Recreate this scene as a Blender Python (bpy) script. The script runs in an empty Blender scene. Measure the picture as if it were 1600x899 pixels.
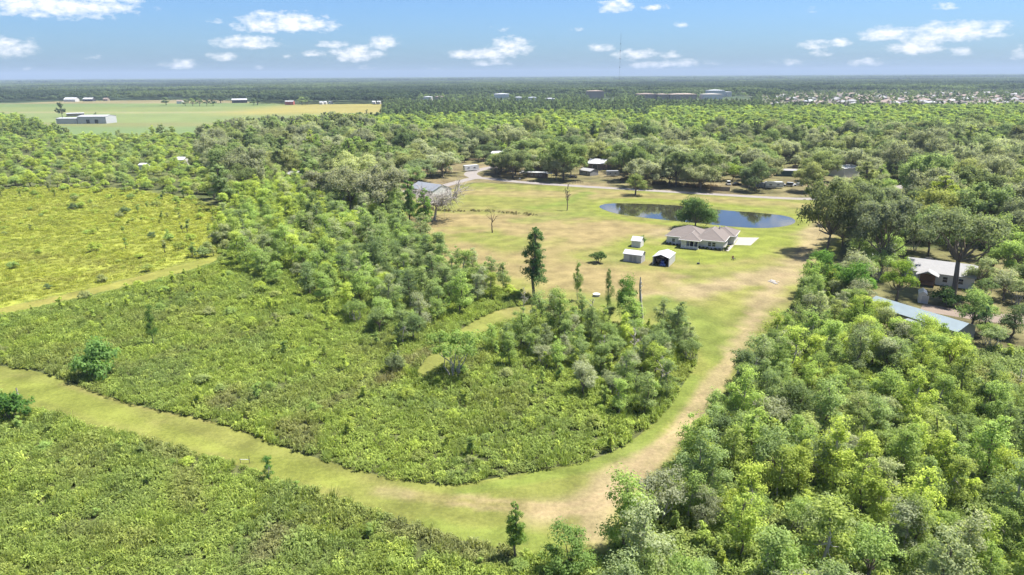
import bpy, math, random
import numpy as np
from mathutils import Vector, Matrix
from mathutils.geometry import delaunay_2d_cdt

R = math.radians
SC = bpy.context.scene
COL = SC.collection
RNG = np.random.default_rng(11)
random.seed(11)

# ------------------------------------------------------------------ camera
FPX = 1067.0            # focal length in pixels of the 1600 px wide photograph
CAMH = 50.0             # flying height of the drone
PITCH, ROLL = R(17.25), R(0.32)
_f = Vector((0, math.cos(PITCH), -math.sin(PITCH)))
_r0 = Vector((1, 0, 0)); _u0 = _r0.cross(_f)
_r = _r0 * math.cos(ROLL) - _u0 * math.sin(ROLL)
_u = _r.cross(_f)
cam_d = bpy.data.cameras.new('camera')
cam_d.sensor_width = 36.0; cam_d.lens = 36.0 * FPX / 1600.0
cam_d.clip_start = 0.5; cam_d.clip_end = 200000
cam = bpy.data.objects.new('camera', cam_d); COL.objects.link(cam)
cam.matrix_world = Matrix(((_r.x, _u.x, -_f.x, 0), (_r.y, _u.y, -_f.y, 0), (_r.z, _u.z, -_f.z, CAMH), (0, 0, 0, 1)))
SC.camera = cam

# ------------------------------------------------------------------ sun, sky, exposure
SUN_EL, SUN_AZ = R(66), R(76)        # azimuth measured from +Y (away from the camera) towards +X
sun_dir = Vector((math.sin(SUN_AZ) * math.cos(SUN_EL), math.cos(SUN_AZ) * math.cos(SUN_EL), math.sin(SUN_EL)))
sd = bpy.data.lights.new('sun', 'SUN'); sd.energy = 3.25; sd.angle = R(3); sd.color = (1.0, 0.95, 0.87)
sun = bpy.data.objects.new('sun', sd); COL.objects.link(sun)
sun.rotation_euler = (-sun_dir).to_track_quat('-Z', 'Y').to_euler(); sun.location = (0, 0, 500)
SC.view_settings.view_transform = 'Standard'; SC.view_settings.look = 'None'
SC.view_settings.gamma = 1.0; SC.view_settings.use_curve_mapping = False
SC.view_settings.exposure = 1.97
SKY_STRENGTH = 0.054
HAZE = 1.0e-4

def ray(px, py):
    return _f + _r * ((px - 800) / FPX) + _u * (-(py - 449.5) / FPX)
def gp(px, py, z=0.0):
    d = ray(px, py); t = (z - CAMH) / d.z
    return Vector((d.x * t, d.y * t, z))
def gd(px, dist):
    d = ray(px, 140)                       # ground point in that column, so far forward of the camera
    return Vector((d.x / d.y * dist, dist, 0))
def proj(x, y, z):
    vx, vy, vz = x, y, z - CAMH
    dep = vx * _f.x + vy * _f.y + vz * _f.z
    a = (vx * _r.x + vy * _r.y + vz * _r.z) / dep
    b = (vx * _u.x + vy * _u.y + vz * _u.z) / dep
    return 800 + a * FPX, 449.5 - b * FPX, dep
def height_for(p, top_py):
    lo, hi = 0.0, 60.0
    for _ in range(30):
        m = (lo + hi) / 2
        if proj(p.x, p.y, m)[1] > top_py: lo = m
        else: hi = m
    return lo

world = bpy.data.worlds.new('World'); SC.world = world; world.use_nodes = True
def build_world():
    nt = world.node_tree; N = nt.nodes; L = nt.links
    for n in list(N): N.remove(n)
    out = N.new('ShaderNodeOutputWorld'); bg = N.new('ShaderNodeBackground')
    bg.inputs['Strength'].default_value = SKY_STRENGTH
    sky = N.new('ShaderNodeTexSky'); sky.sky_type = 'NISHITA'; sky.sun_disc = False
    sky.sun_elevation = SUN_EL; sky.sun_rotation = SUN_AZ
    sky.altitude = 0; sky.air_density = 1.0; sky.dust_density = 1.0; sky.ozone_density = 1.0
    def M(op, a, b=None, clamp=False):
        n = N.new('ShaderNodeMath'); n.operation = op; n.use_clamp = clamp
        for i, v in enumerate((a, b)):
            if v is None: continue
            if isinstance(v, (int, float)): n.inputs[i].default_value = v
            else: L.new(v, n.inputs[i])
        return n.outputs[0]
    tc = N.new('ShaderNodeTexCoord'); sp = N.new('ShaderNodeSeparateXYZ'); L.new(tc.outputs['Generated'], sp.inputs[0])
    az = M('ARCTAN2', sp.outputs[0], sp.outputs[1]); el = M('ARCSINE', sp.outputs[2])
    cv = N.new('ShaderNodeCombineXYZ'); L.new(M('MULTIPLY', az, 60.0), cv.inputs[0]); L.new(M('MULTIPLY', el, 120.0), cv.inputs[1])
    nz = N.new('ShaderNodeTexNoise'); nz.inputs['Scale'].default_value = 1.0; nz.inputs['Detail'].default_value = 6; nz.inputs['Roughness'].default_value = 0.62
    L.new(cv.outputs[0], nz.inputs['Vector'])
    nb = N.new('ShaderNodeTexNoise'); nb.inputs['Scale'].default_value = 0.33; nb.inputs['Detail'].default_value = 3
    L.new(cv.outputs[0], nb.inputs['Vector'])
    wob = M('MULTIPLY', M('SUBTRACT', nb.outputs[0], 0.5), 0.022)
    azw = M('ADD', az, wob)
    clouds = [(85, 6, 95, 26, 1), (150, 0, 40, 12, .8), (12, 76, 34, 16, .9), (450, 38, 70, 17, 1), (415, 44, 40, 12, .9), (388, 68, 48, 12, .9), (348, 90, 24, 8, .8),
              (282, 102, 24, 9, .9), (556, 86, 38, 14, 1), (599, 69, 26, 13, 1), (522, 71, 24, 9, .8), (490, 84, 22, 7, .7), (452, 88, 10, 7, .6),
              (752, 86, 56, 10, 1), (796, 76, 34, 17, 1), (770, 99, 44, 8, .6), (960, 11, 30, 13, .9), (1020, 13, 28, 7, .5), (939, 76, 20, 8, .8),
              (994, 88, 33, 11, .9), (1046, 87, 20, 8, .7), (1062, 100, 60, 8, .7), (1014, 103, 28, 8, .8), (1273, 71, 28, 9, .8), (1282, 84, 18, 8, .7),
              (1320, 68, 20, 8, .8), (1382, 55, 32, 12, .95), (1486, 52, 66, 15, 1), (1432, 76, 34, 13, 1), (1468, 77, 10, 8, .6), (1502, 82, 16, 8, .8),
              (1350, 99, 24, 8, .8), (1230, 99, 27, 7, .6), (1065, 39, 16, 7, .5), (405, 107, 12, 6, .5), (336, 33, 20, 7, .5), (1597, 86, 16, 13, .6),
              (1478, 10, 20, 8, .5), (155, 91, 28, 6, .35), (780, 46, 34, 7, .3), (1265, 16, 28, 7, .3), (690, 108, 26, 5, .3), (900, 46, 30, 6, .25), (40, 107, 9, 6, .4), (575, 106, 20, 7, .4)]
    acc = None
    for (px, py, w, h, s) in clouds:
        d = ray(px, py).normalized()
        a0 = math.atan2(d.x, d.y); e0 = math.asin(d.z)
        u = M('MULTIPLY', M('SUBTRACT', azw, a0), FPX / (w * 1.15))
        v = M('MULTIPLY', M('SUBTRACT', el, e0), FPX / (h * 1.15))
        vb = M('MAXIMUM', v, M('MULTIPLY', v, -1.5))         # flatter below
        q = M('ADD', M('MULTIPLY', u, u), M('MULTIPLY', vb, vb))
        m = M('SUBTRACT', s, q)
        acc = m if acc is None else M('MAXIMUM', acc, m)
    # unseen clouds above and around the view, set denser to fill the shade
    cv2 = N.new('ShaderNodeCombineXYZ'); L.new(M('MULTIPLY', az, 9.0), cv2.inputs[0]); L.new(M('MULTIPLY', el, 16.0), cv2.inputs[1])
    n2 = N.new('ShaderNodeTexNoise'); n2.inputs['Scale'].default_value = 1.0; n2.inputs['Detail'].default_value = 2
    L.new(cv2.outputs[0], n2.inputs['Vector'])
    other = M('MULTIPLY', M('SUBTRACT', n2.outputs[0], 0.5), 6.0)
    gate = M('MAXIMUM', M('MULTIPLY', M('SUBTRACT', el, 0.13), 40.0, True), M('MULTIPLY', M('SUBTRACT', M('ABSOLUTE', az), 0.75), 20.0, True))
    other = M('MINIMUM', M('ADD', M('MULTIPLY', gate, 20.0), -10.0), other)
    acc = M('MAXIMUM', acc, other)
    acc = M('MAXIMUM', acc, -1.0)
    dens = M('ADD', M('MULTIPLY', acc, 0.85), M('MULTIPLY', M('SUBTRACT', nz.outputs[0], 0.55), 2.6))
    dens = M('MULTIPLY', dens, 1.2, True)
    gt = M('MULTIPLY', M('ADD', acc, 0.35), 3.0, True)
    dens = M('MULTIPLY', M('MULTIPLY', dens, gt), 0.95)
    tint = N.new('ShaderNodeMix'); tint.data_type = 'RGBA'; tint.blend_type = 'MULTIPLY'; tint.inputs[0].default_value = 1.0
    L.new(sky.outputs[0], tint.inputs[6]); tint.inputs[7].default_value = SKY_TINT
    cc = N.new('ShaderNodeMix'); cc.data_type = 'RGBA'
    L.new(nz.outputs[0], cc.inputs[0]); cc.inputs[6].default_value = [c * CLOUD * .86 for c in (.93, .95, 1.0)] + [1]; cc.inputs[7].default_value = [CLOUD * 1.04, CLOUD * 1.03, CLOUD, 1]
    mx = N.new('ShaderNodeMix'); mx.data_type = 'RGBA'
    L.new(dens, mx.inputs[0]); L.new(tint.outputs[2], mx.inputs[6]); L.new(cc.outputs[2], mx.inputs[7])
    L.new(mx.outputs[2], bg.inputs['Color']); L.new(bg.outputs[0], out.inputs['Surface'])
SKY_TINT = (0.35, 0.54, 0.83, 1)
CLOUD = 6.3
build_world()

cy = SC.cycles
cy.max_bounces = 6; cy.diffuse_bounces = 4; cy.glossy_bounces = 2; cy.transmission_bounces = 2; cy.volume_bounces = 0; cy.transparent_max_bounces = 8
cy.use_denoising = True; cy.use_adaptive_sampling = True; cy.adaptive_threshold = 0.02
cy.caustics_reflective = False; cy.caustics_refractive = False
try: cy.denoiser = 'OPENIMAGEDENOISE'
except Exception: pass

# ------------------------------------------------------------------ noise and polygons
def _hash(ix, iy, seed):
    h = (ix.astype(np.int64) * 374761393 + iy.astype(np.int64) * 668265263 + seed * 1442695041) & 0xFFFFFFFF
    h = ((h ^ (h >> 13)) * 1274126177) & 0xFFFFFFFF
    return ((h ^ (h >> 16)) & 0xFFFFFF) / float(0xFFFFFF)
def vnoise(x, y, seed=0):
    x = np.asarray(x, float); y = np.asarray(y, float)
    ix = np.floor(x); iy = np.floor(y); fx = x - ix; fy = y - iy
    fx = fx * fx * (3 - 2 * fx); fy = fy * fy * (3 - 2 * fy)
    a = _hash(ix, iy, seed); b = _hash(ix + 1, iy, seed); c = _hash(ix, iy + 1, seed); d = _hash(ix + 1, iy + 1, seed)
    return (a * (1 - fx) + b * fx) * (1 - fy) + (c * (1 - fx) + d * fx) * fy
def fbm(x, y, scale, seed=0, oct=4):
    x = np.asarray(x, float) / scale; y = np.asarray(y, float) / scale
    s = 0; a = 0.5; t = 0
    for o in range(oct):
        s = s + a * vnoise(x, y, seed + o * 17); t += a; a *= 0.5; x = x * 2.03 + 11.3; y = y * 2.03 - 7.1
    return s / t
def sstep(a, b, x):
    t = np.clip((x - a) / (b - a), 0, 1); return t * t * (3 - 2 * t)
def W(pts): return np.array([[*gp(a, b)][:2] for a, b in pts])
def WD(pts): return np.array([[*gd(a, b)][:2] for a, b in pts])
def inside(poly, x, y):
    x = np.asarray(x); y = np.asarray(y); r = np.zeros(x.shape, bool); n = len(poly); j = n - 1
    for i in range(n):
        xi, yi = poly[i]; xj, yj = poly[j]
        c = ((yi > y) != (yj > y))
        with np.errstate(divide='ignore', invalid='ignore'):
            r ^= c & (x < (xj - xi) * (y - yi) / (yj - yi + 1e-12) + xi)
        j = i
    return r
def pdist(line, x, y):
    best = np.full(np.shape(x), 1e9)
    for i in range(len(line) - 1):
        ax, ay = line[i]; bx, by = line[i + 1]; dx, dy = bx - ax, by - ay
        t = np.clip(((x - ax) * dx + (y - ay) * dy) / (dx * dx + dy * dy + 1e-9), 0, 1)
        best = np.minimum(best, np.hypot(x - ax - t * dx, y - ay - t * dy))
    return best
def smooth(poly, it=2, closed=True):
    p = np.asarray(poly, float)
    for _ in range(it):
        if closed:
            q = np.roll(p, -1, 0); p = np.stack([p * .75 + q * .25, p * .25 + q * .75], 1).reshape(-1, 2)
        else:
            a, b = p[:-1], p[1:]; m = np.stack([a * .75 + b * .25, a * .25 + b * .75], 1).reshape(-1, 2); p = np.vstack([p[:1], m, p[-1:]])
    return p

# ------------------------------------------------------------------ materials
def new_mat(name):
    m = bpy.data.materials.new(name); m.use_nodes = True; nt = m.node_tree
    for n in list(nt.nodes): nt.nodes.remove(n)
    o = nt.nodes.new('ShaderNodeOutputMaterial'); return m, nt, o
def hard(name, col, rough=0.6, vary=0.12, scale=1.5, bump=0.0, spec=0.3, metal=0.0, stretch=(1, 1, 1)):
    """painted or mineral surface with mottled wear"""
    m, nt, o = new_mat(name); N = nt.nodes; L = nt.links
    b = N.new('ShaderNodeBsdfPrincipled'); b.inputs['Roughness'].default_value = rough; b.inputs['Metallic'].default_value = metal
    b.inputs['Specular IOR Level'].default_value = spec
    tc = N.new('ShaderNodeTexCoord'); mp = N.new('ShaderNodeMapping'); mp.inputs['Scale'].default_value = stretch
    L.new(tc.outputs['Object'], mp.inputs[0])
    n = N.new('ShaderNodeTexNoise'); n.inputs['Scale'].default_value = scale; n.inputs['Detail'].default_value = 5
    L.new(mp.outputs[0], n.inputs['Vector'])
    mx = N.new('ShaderNodeMix'); mx.data_type = 'RGBA'
    mx.inputs[6].default_value = [max(0, c * (1 - vary * 1.6)) for c in col] + [1]; mx.inputs[7].default_value = [min(1, c * (1 + vary)) for c in col] + [1]
    L.new(n.outputs[0], mx.inputs[0]); L.new(mx.outputs[2], b.inputs['Base Color'])
    if bump:
        bp = N.new('ShaderNodeBump'); bp.inputs['Strength'].default_value = bump; bp.inputs['Distance'].default_value = 0.05
        L.new(n.outputs[0], bp.inputs['Height']); L.new(bp.outputs[0], b.inputs['Normal'])
    L.new(b.outputs[0], o.inputs[0]); return m
def leaf_mat(name, trans=0.35, vary=0.35, gain=1.0):
    m, nt, o = new_mat(name); N = nt.nodes; L = nt.links
    at = N.new('ShaderNodeAttribute'); at.attribute_type = 'INSTANCER'; at.attribute_name = 'tint'
    lv = N.new('ShaderNodeAttribute'); lv.attribute_type = 'GEOMETRY'; lv.attribute_name = 'lv'
    hs = N.new('ShaderNodeHueSaturation')
    mr = N.new('ShaderNodeMapRange'); mr.inputs[3].default_value = 1 - vary; mr.inputs[4].default_value = 1 + vary
    L.new(lv.outputs['Fac'], mr.inputs[0]); L.new(mr.outputs[0], hs.inputs['Value'])
    mh = N.new('ShaderNodeMapRange'); mh.inputs[3].default_value = 0.507; mh.inputs[4].default_value = 0.493
    L.new(lv.outputs['Fac'], mh.inputs[0]); L.new(mh.outputs[0], hs.inputs['Hue'])
    L.new(at.outputs['Color'], hs.inputs['Color'])
    d = N.new('ShaderNodeBsdfDiffuse'); t = N.new('ShaderNodeBsdfTranslucent'); mx = N.new('ShaderNodeMixShader'); mx.inputs[0].default_value = trans
    L.new(hs.outputs[0], d.inputs[0])
    br = N.new('ShaderNodeMix'); br.data_type = 'RGBA'; br.blend_type = 'MULTIPLY'; br.inputs[0].default_value = 1; br.inputs[7].default_value = (1.45, 1.48, .85, 1)
    L.new(hs.outputs[0], br.inputs[6]); L.new(br.outputs[2], t.inputs[0])
    L.new(d.outputs[0], mx.inputs[1]); L.new(t.outputs[0], mx.inputs[2]); L.new(mx.outputs[0], o.inputs[0])
    return m
def col_mat(name, fine=2.0, amount=0.25, bump=0.25, rough=0.9):
    """ground whose own colour is stored in the attribute 'col', with fine grain added"""
    m, nt, o = new_mat(name); N = nt.nodes; L = nt.links
    at = N.new('ShaderNodeAttribute'); at.attribute_name = 'col'
    tc = N.new('ShaderNodeTexCoord')
    n = N.new('ShaderNodeTexNoise'); n.inputs['Scale'].default_value = fine; n.inputs['Detail'].default_value = 6; n.inputs['Roughness'].default_value = .7
    L.new(tc.outputs['Object'], n.inputs['Vector'])
    n3 = N.new('ShaderNodeTexNoise'); n3.inputs['Scale'].default_value = fine * .12; n3.inputs['Detail'].default_value = 4
    L.new(tc.outputs['Object'], n3.inputs['Vector'])
    ad = N.new('ShaderNodeMath'); ad.operation = 'ADD'; L.new(n.outputs[0], ad.inputs[0]); L.new(n3.outputs[0], ad.inputs[1])
    mr = N.new('ShaderNodeMapRange'); mr.inputs[1].default_value = .8; mr.inputs[2].default_value = 1.2; mr.inputs[3].default_value = 1 - amount; mr.inputs[4].default_value = 1 + amount
    L.new(ad.outputs[0], mr.inputs[0])
    hs = N.new('ShaderNodeHueSaturation'); L.new(at.outputs['Color'], hs.inputs['Color']); L.new(mr.outputs[0], hs.inputs['Value'])
    b = N.new('ShaderNodeBsdfPrincipled'); b.inputs['Roughness'].default_value = rough; b.inputs['Specular IOR Level'].default_value = .1
    L.new(hs.outputs[0], b.inputs['Base Color'])
    bp = N.new('ShaderNodeBump'); bp.inputs['Strength'].default_value = bump; bp.inputs['Distance'].default_value = .15
    L.new(n.outputs[0], bp.inputs['Height']); L.new(bp.outputs[0], b.inputs['Normal'])
    L.new(b.outputs[0], o.inputs[0]); return m
M_LEAF = leaf_mat('leaves', 0.5, .30)
M_BRUSH = leaf_mat('undergrowth leaves', 0.42, .35)
M_BARK = hard('bark', (.17, .14, .11), .9, .3, 3, .4, .1, stretch=(1, 1, .3))
M_PALEBARK = hard('pale bark', (.36, .33, .29), .9, .25, 3, .3, .1, stretch=(1, 1, .3))
M_DARKBARK = hard('dark bark', (.07, .055, .045), .9, .3, 3, .4, .1, stretch=(1, 1, .3))
M_GROUND = col_mat('ground', .9, .4, .3)
M_MOWN = col_mat('mown grass', 1.7, .26, .35)
M_FIELD = col_mat('farm field', .05, .10, .05)

# ------------------------------------------------------------------ mesh helpers
def mesh_np(name, verts, quads=None, tris=None, mats=(), mi=None, attrs=None, smooth_=False):
    me = bpy.data.meshes.new(name); verts = np.asarray(verts, np.float32)
    q = np.zeros((0, 4), int) if quads is None else np.asarray(quads, int).reshape(-1, 4)
    t = np.zeros((0, 3), int) if tris is None else np.asarray(tris, int).reshape(-1, 3)
    me.vertices.add(len(verts)); me.vertices.foreach_set('co', verts.ravel())
    nl = q.size + t.size; me.loops.add(nl); me.loops.foreach_set('vertex_index', np.concatenate([q.ravel(), t.ravel()]).astype(np.int32))
    me.polygons.add(len(q) + len(t))
    ls = np.concatenate([np.arange(len(q)) * 4, q.size + np.arange(len(t)) * 3]).astype(np.int32)
    me.polygons.foreach_set('loop_start', ls)
    if mi is not None: me.polygons.foreach_set('material_index', np.asarray(mi, np.int32))
    for m in mats: me.materials.append(m)
    me.update(calc_edges=True)
    for k, (ty, dat) in (attrs or {}).items():
        a = me.attributes.new(k, ty, 'POINT'); dat = np.asarray(dat, np.float32)
        a.data.foreach_set('color' if ty == 'FLOAT_COLOR' else 'vector' if ty == 'FLOAT_VECTOR' else 'value', dat.ravel())
    if smooth_: me.polygons.foreach_set('use_smooth', np.ones(len(me.polygons), bool))
    return me
def obj(name, me, parent=None, kind=None, label=None, cat=None, group=None):
    o = bpy.data.objects.new(name, me); COL.objects.link(o)
    if parent is not None: o.parent = parent
    if kind: o['kind'] = kind
    if label: o['label'] = label
    if cat: o['category'] = cat
    if group: o['group'] = group
    return o
def thing(name, label, cat, loc=(0, 0, 0), rz=0.0, group=None, scale=None):
    o = obj(name, None, None, None, label, cat, group); o.location = loc; o.rotation_euler = (0, 0, rz)
    o.empty_display_size = .2
    if scale is not None: o.scale = scale
    return o
class MB:
    def __init__(s): s.v = []; s.f = []
    def quad(s, a, b, c, d): n = len(s.v); s.v += [a, b, c, d]; s.f.append((n, n + 1, n + 2, n + 3)); return s
    def tri(s, a, b, c): n = len(s.v); s.v += [a, b, c]; s.f.append((n, n + 1, n + 2)); return s
    def box(s, x0, x1, y0, y1, z0, z1):
        n = len(s.v); s.v += [(x, y, z) for z in (z0, z1) for x, y in ((x0, y0), (x1, y0), (x1, y1), (x0, y1))]
        s.f += [tuple(n + i for i in t) for t in ((3, 2, 1, 0), (4, 5, 6, 7), (0, 1, 5, 4), (1, 2, 6, 5), (2, 3, 7, 6), (3, 0, 4, 7))]; return s
    def prism(s, prof, y0, y1):                 # polygon in xz pushed along y
        n = len(s.v); k = len(prof)
        s.v += [(x, y0, z) for x, z in prof] + [(x, y1, z) for x, z in prof]
        s.f.append(tuple(range(n, n + k))); s.f.append(tuple(range(n + 2 * k - 1, n + k - 1, -1)))
        s.f += [(n + i, n + k + i, n + k + (i + 1) % k, n + (i + 1) % k) for i in range(k)]; return s
    def cyl(s, c, r, ax, h, k=10):
        n = len(s.v); c = Vector(c)
        for t in (-h / 2, h / 2):
            for i in range(k):
                a = 2 * math.pi * i / k; p, q = r * math.cos(a), r * math.sin(a)
                s.v.append(tuple(c + (Vector((p, t, q)) if ax == 'y' else Vector((p, q, t)) if ax == 'z' else Vector((t, p, q)))))
        s.f.append(tuple(range(n, n + k))); s.f.append(tuple(range(n + 2 * k - 1, n + k - 1, -1)))
        s.f += [(n + i, n + k + i, n + k + (i + 1) % k, n + (i + 1) % k) for i in range(k)]; return s
    def bar(s, a, b, r, r2=None, k=5):
        tb = tube(np.array([a, b], float), [r, r if r2 is None else r2], k); n = len(s.v)
        s.v += [tuple(p) for p in tb[0]]; s.f += [tuple(int(i) + n for i in q) for q in tb[1]]; return s
    def build(s, name, mat, parent=None, **kw):
        me = bpy.data.meshes.new(name); me.from_pydata([tuple(v) for v in s.v], [], s.f); me.materials.append(mat)
        me.validate(); me.update()
        return obj(name, me, parent, **kw)
def tube(pts, rad, k=6):
    pts = np.asarray(pts, float); n = len(pts); vs = []
    for i in range(n):
        d = pts[min(i + 1, n - 1)] - pts[max(i - 1, 0)]; d = d / (np.linalg.norm(d) + 1e-9)
        a = np.cross(d, (0.31, 0.95, 0.07)); a /= np.linalg.norm(a) + 1e-9; b = np.cross(d, a)
        for j in range(k):
            t = 2 * math.pi * j / k; vs.append(pts[i] + rad[i] * (a * math.cos(t) + b * math.sin(t)))
    q = [(i * k + j, i * k + (j + 1) % k, (i + 1) * k + (j + 1) % k, (i + 1) * k + j) for i in range(n - 1) for j in range(k)]
    return np.array(vs), np.array(q)
def sheet(name, poly, z, step, colf, mat, **kw):
    """a flat piece of ground: exact outline, inner points for its colours"""
    x0, y0 = poly.min(0); x1, y1 = poly.max(0)
    gx, gy = np.meshgrid(np.arange(x0, x1, step), np.arange(y0, y1, step)); gx = gx.ravel() + RNG.uniform(-.2, .2, gx.size) * step; gy = gy.ravel() + RNG.uniform(-.2, .2, gy.size) * step
    k = inside(poly, gx, gy); pts = [Vector((a, b)) for a, b in poly] + [Vector((a, b)) for a, b in zip(gx[k], gy[k])]
    n = len(poly)
    vs, es, fs, *_ = delaunay_2d_cdt(pts, [], [list(range(n))], 1, 1e-4)
    v = np.array([(p.x, p.y, z) for p in vs])
    me = bpy.data.meshes.new(name); me.from_pydata(v.tolist(), [], fs); me.materials.append(mat)
    a = me.attributes.new('col', 'FLOAT_COLOR', 'POINT'); c = colf(v[:, 0], v[:, 1])
    a.data.foreach_set('color', np.hstack([c, np.ones((len(c), 1))]).astype(np.float32).ravel())
    me.update()
    if me.polygons and me.polygons[0].normal.z < 0: me.flip_normals()
    return obj(name, me, **kw)

# ------------------------------------------------------------------ outlines of the place (photograph pixels turned into ground points)
PATH_UP = [(-140, 560), (-60, 565), (0, 572), (60, 580), (120, 600), (180, 625), (250, 642), (320, 655), (380, 675), (440, 698), (500, 718), (560, 735), (620, 750), (680, 757), (722, 757), (780, 746), (850, 734), (920, 721), (970, 701), (1010, 672), (1040, 640), (1062, 610), (1085, 572)]
PATH_LO = [(-140, 598), (-60, 606), (0, 618), (40, 634), (100, 657), (170, 675), (210, 684), (260, 699), (310, 714), (370, 726), (420, 748), (500, 778), (550, 793), (620, 813), (700, 842), (760, 852), (830, 868), (900, 885), (945, 885)]
RIGHT_EDGE = [(975, 838), (1005, 795), (1040, 745), (1075, 700), (1112, 655), (1145, 610), (1180, 565), (1215, 525), (1240, 480), (1262, 445)]
GROVE_FAR = [(1090, 535), (1060, 512), (1000, 512), (940, 502), (895, 490), (840, 468), (790, 457), (700, 417), (655, 385), (632, 352), (622, 325)]
TRAIL_UP = [(-140, 512), (0, 482), (100, 461), (200, 437), (280, 414), (340, 400)]
TRAIL_LO = [(340, 408), (290, 425), (200, 448), (100, 471), (0, 494), (-140, 526)]
STRIP = [(905, 478), (850, 474), (800, 480), (760, 490), (700, 528), (668, 556), (645, 590), (655, 598), (690, 575), (720, 548), (790, 502), (830, 492), (905, 493)]
P_TRACK = smooth(W(PATH_UP + [(1100, 552)] + [(1195, 545)] + RIGHT_EDGE[::-1][3:] + PATH_LO[::-1]), 1)
P_FIELD = smooth(W([(1090, 585)] + GROVE_FAR + [(640, 312), (700, 300), (735, 285), (800, 288), (900, 292), (1000, 297), (1100, 303), (1200, 309), (1290, 314), (1330, 330), (1318, 380), (1300, 420), (1262, 445), (1240, 480), (1215, 525), (1175, 580)]), 1)
P_TRAIL = smooth(W(TRAIL_UP + TRAIL_LO), 1)
P_STRIP = smooth(W(STRIP), 2)
P_POND = smooth(W([(934, 322), (950, 318), (985, 318), (1040, 320), (1090, 324), (1130, 329), (1190, 333), (1232, 338), (1245, 345), (1238, 352), (1205, 357), (1160, 356), (1110, 351), (1060, 346), (1010, 341), (965, 335), (942, 328)]), 2)
P_BRUSH_C = W(PATH_UP + GROVE_FAR + [(600, 318), (520, 300), (420, 290), (350, 330), (340, 408)] + TRAIL_LO[1:])
P_BRUSH_B = W(PATH_LO + [(945, 1000), (-300, 1000), (-300, 598)])
P_RIGHT = W([(905, 1000), (925, 905)] + RIGHT_EDGE + [(1300, 452), (1350, 500), (1420, 545), (1500, 552), (1600, 548), (1760, 545), (1900, 640), (1900, 1000)])
P_MEADOW = W([(-260, 330), (-60, 300), (60, 292), (200, 296), (310, 312), (350, 330), (340, 400)] + TRAIL_UP[::-1][1:] + [(-260, 500)])
P_SETTLE = W([(615, 330), (600, 270), (700, 248), (900, 246), (1130, 250), (1190, 252), (1345, 262), (1345, 312), (1200, 309), (1000, 297), (735, 285)])
P_NEIGH = W([(1262, 445), (1300, 420), (1330, 395), (1480, 385), (1600, 395), (1760, 410), (1760, 545), (1600, 548), (1500, 552), (1420, 545), (1350, 500), (1300, 452)])
P_FARM = WD([(-120, 1500), (20, 1480), (90, 1600), (330, 1660), (450, 1340), (600, 1330), (592, 830), (480, 760), (430, 650), (365, 660), (335, 610), (100, 600), (60, 690), (20, 840), (-120, 950)])
P_TOWN = WD([(1185, 1100), (1200, 1040), (1300, 1010), (1750, 990), (1750, 2000), (1200, 1950)])
P_SHOPS = WD([(640, 1230), (900, 1230), (1190, 1150), (1190, 1750), (640, 1750)])
ROAD = smooth(W([(560, 300), (660, 300), (718, 284), (745, 277), (800, 284), (900, 291), (1000, 297), (1100, 303), (1200, 309), (1275, 312), (1330, 306), (1420, 290)]), 2, False)
ROAD2 = smooth(W([(744, 278), (732, 272), (745, 266), (790, 258)]), 2, False)
SANDLANE = smooth(W([(1440, 480), (1500, 490), (1560, 500), (1640, 495)]), 2, False)

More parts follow.
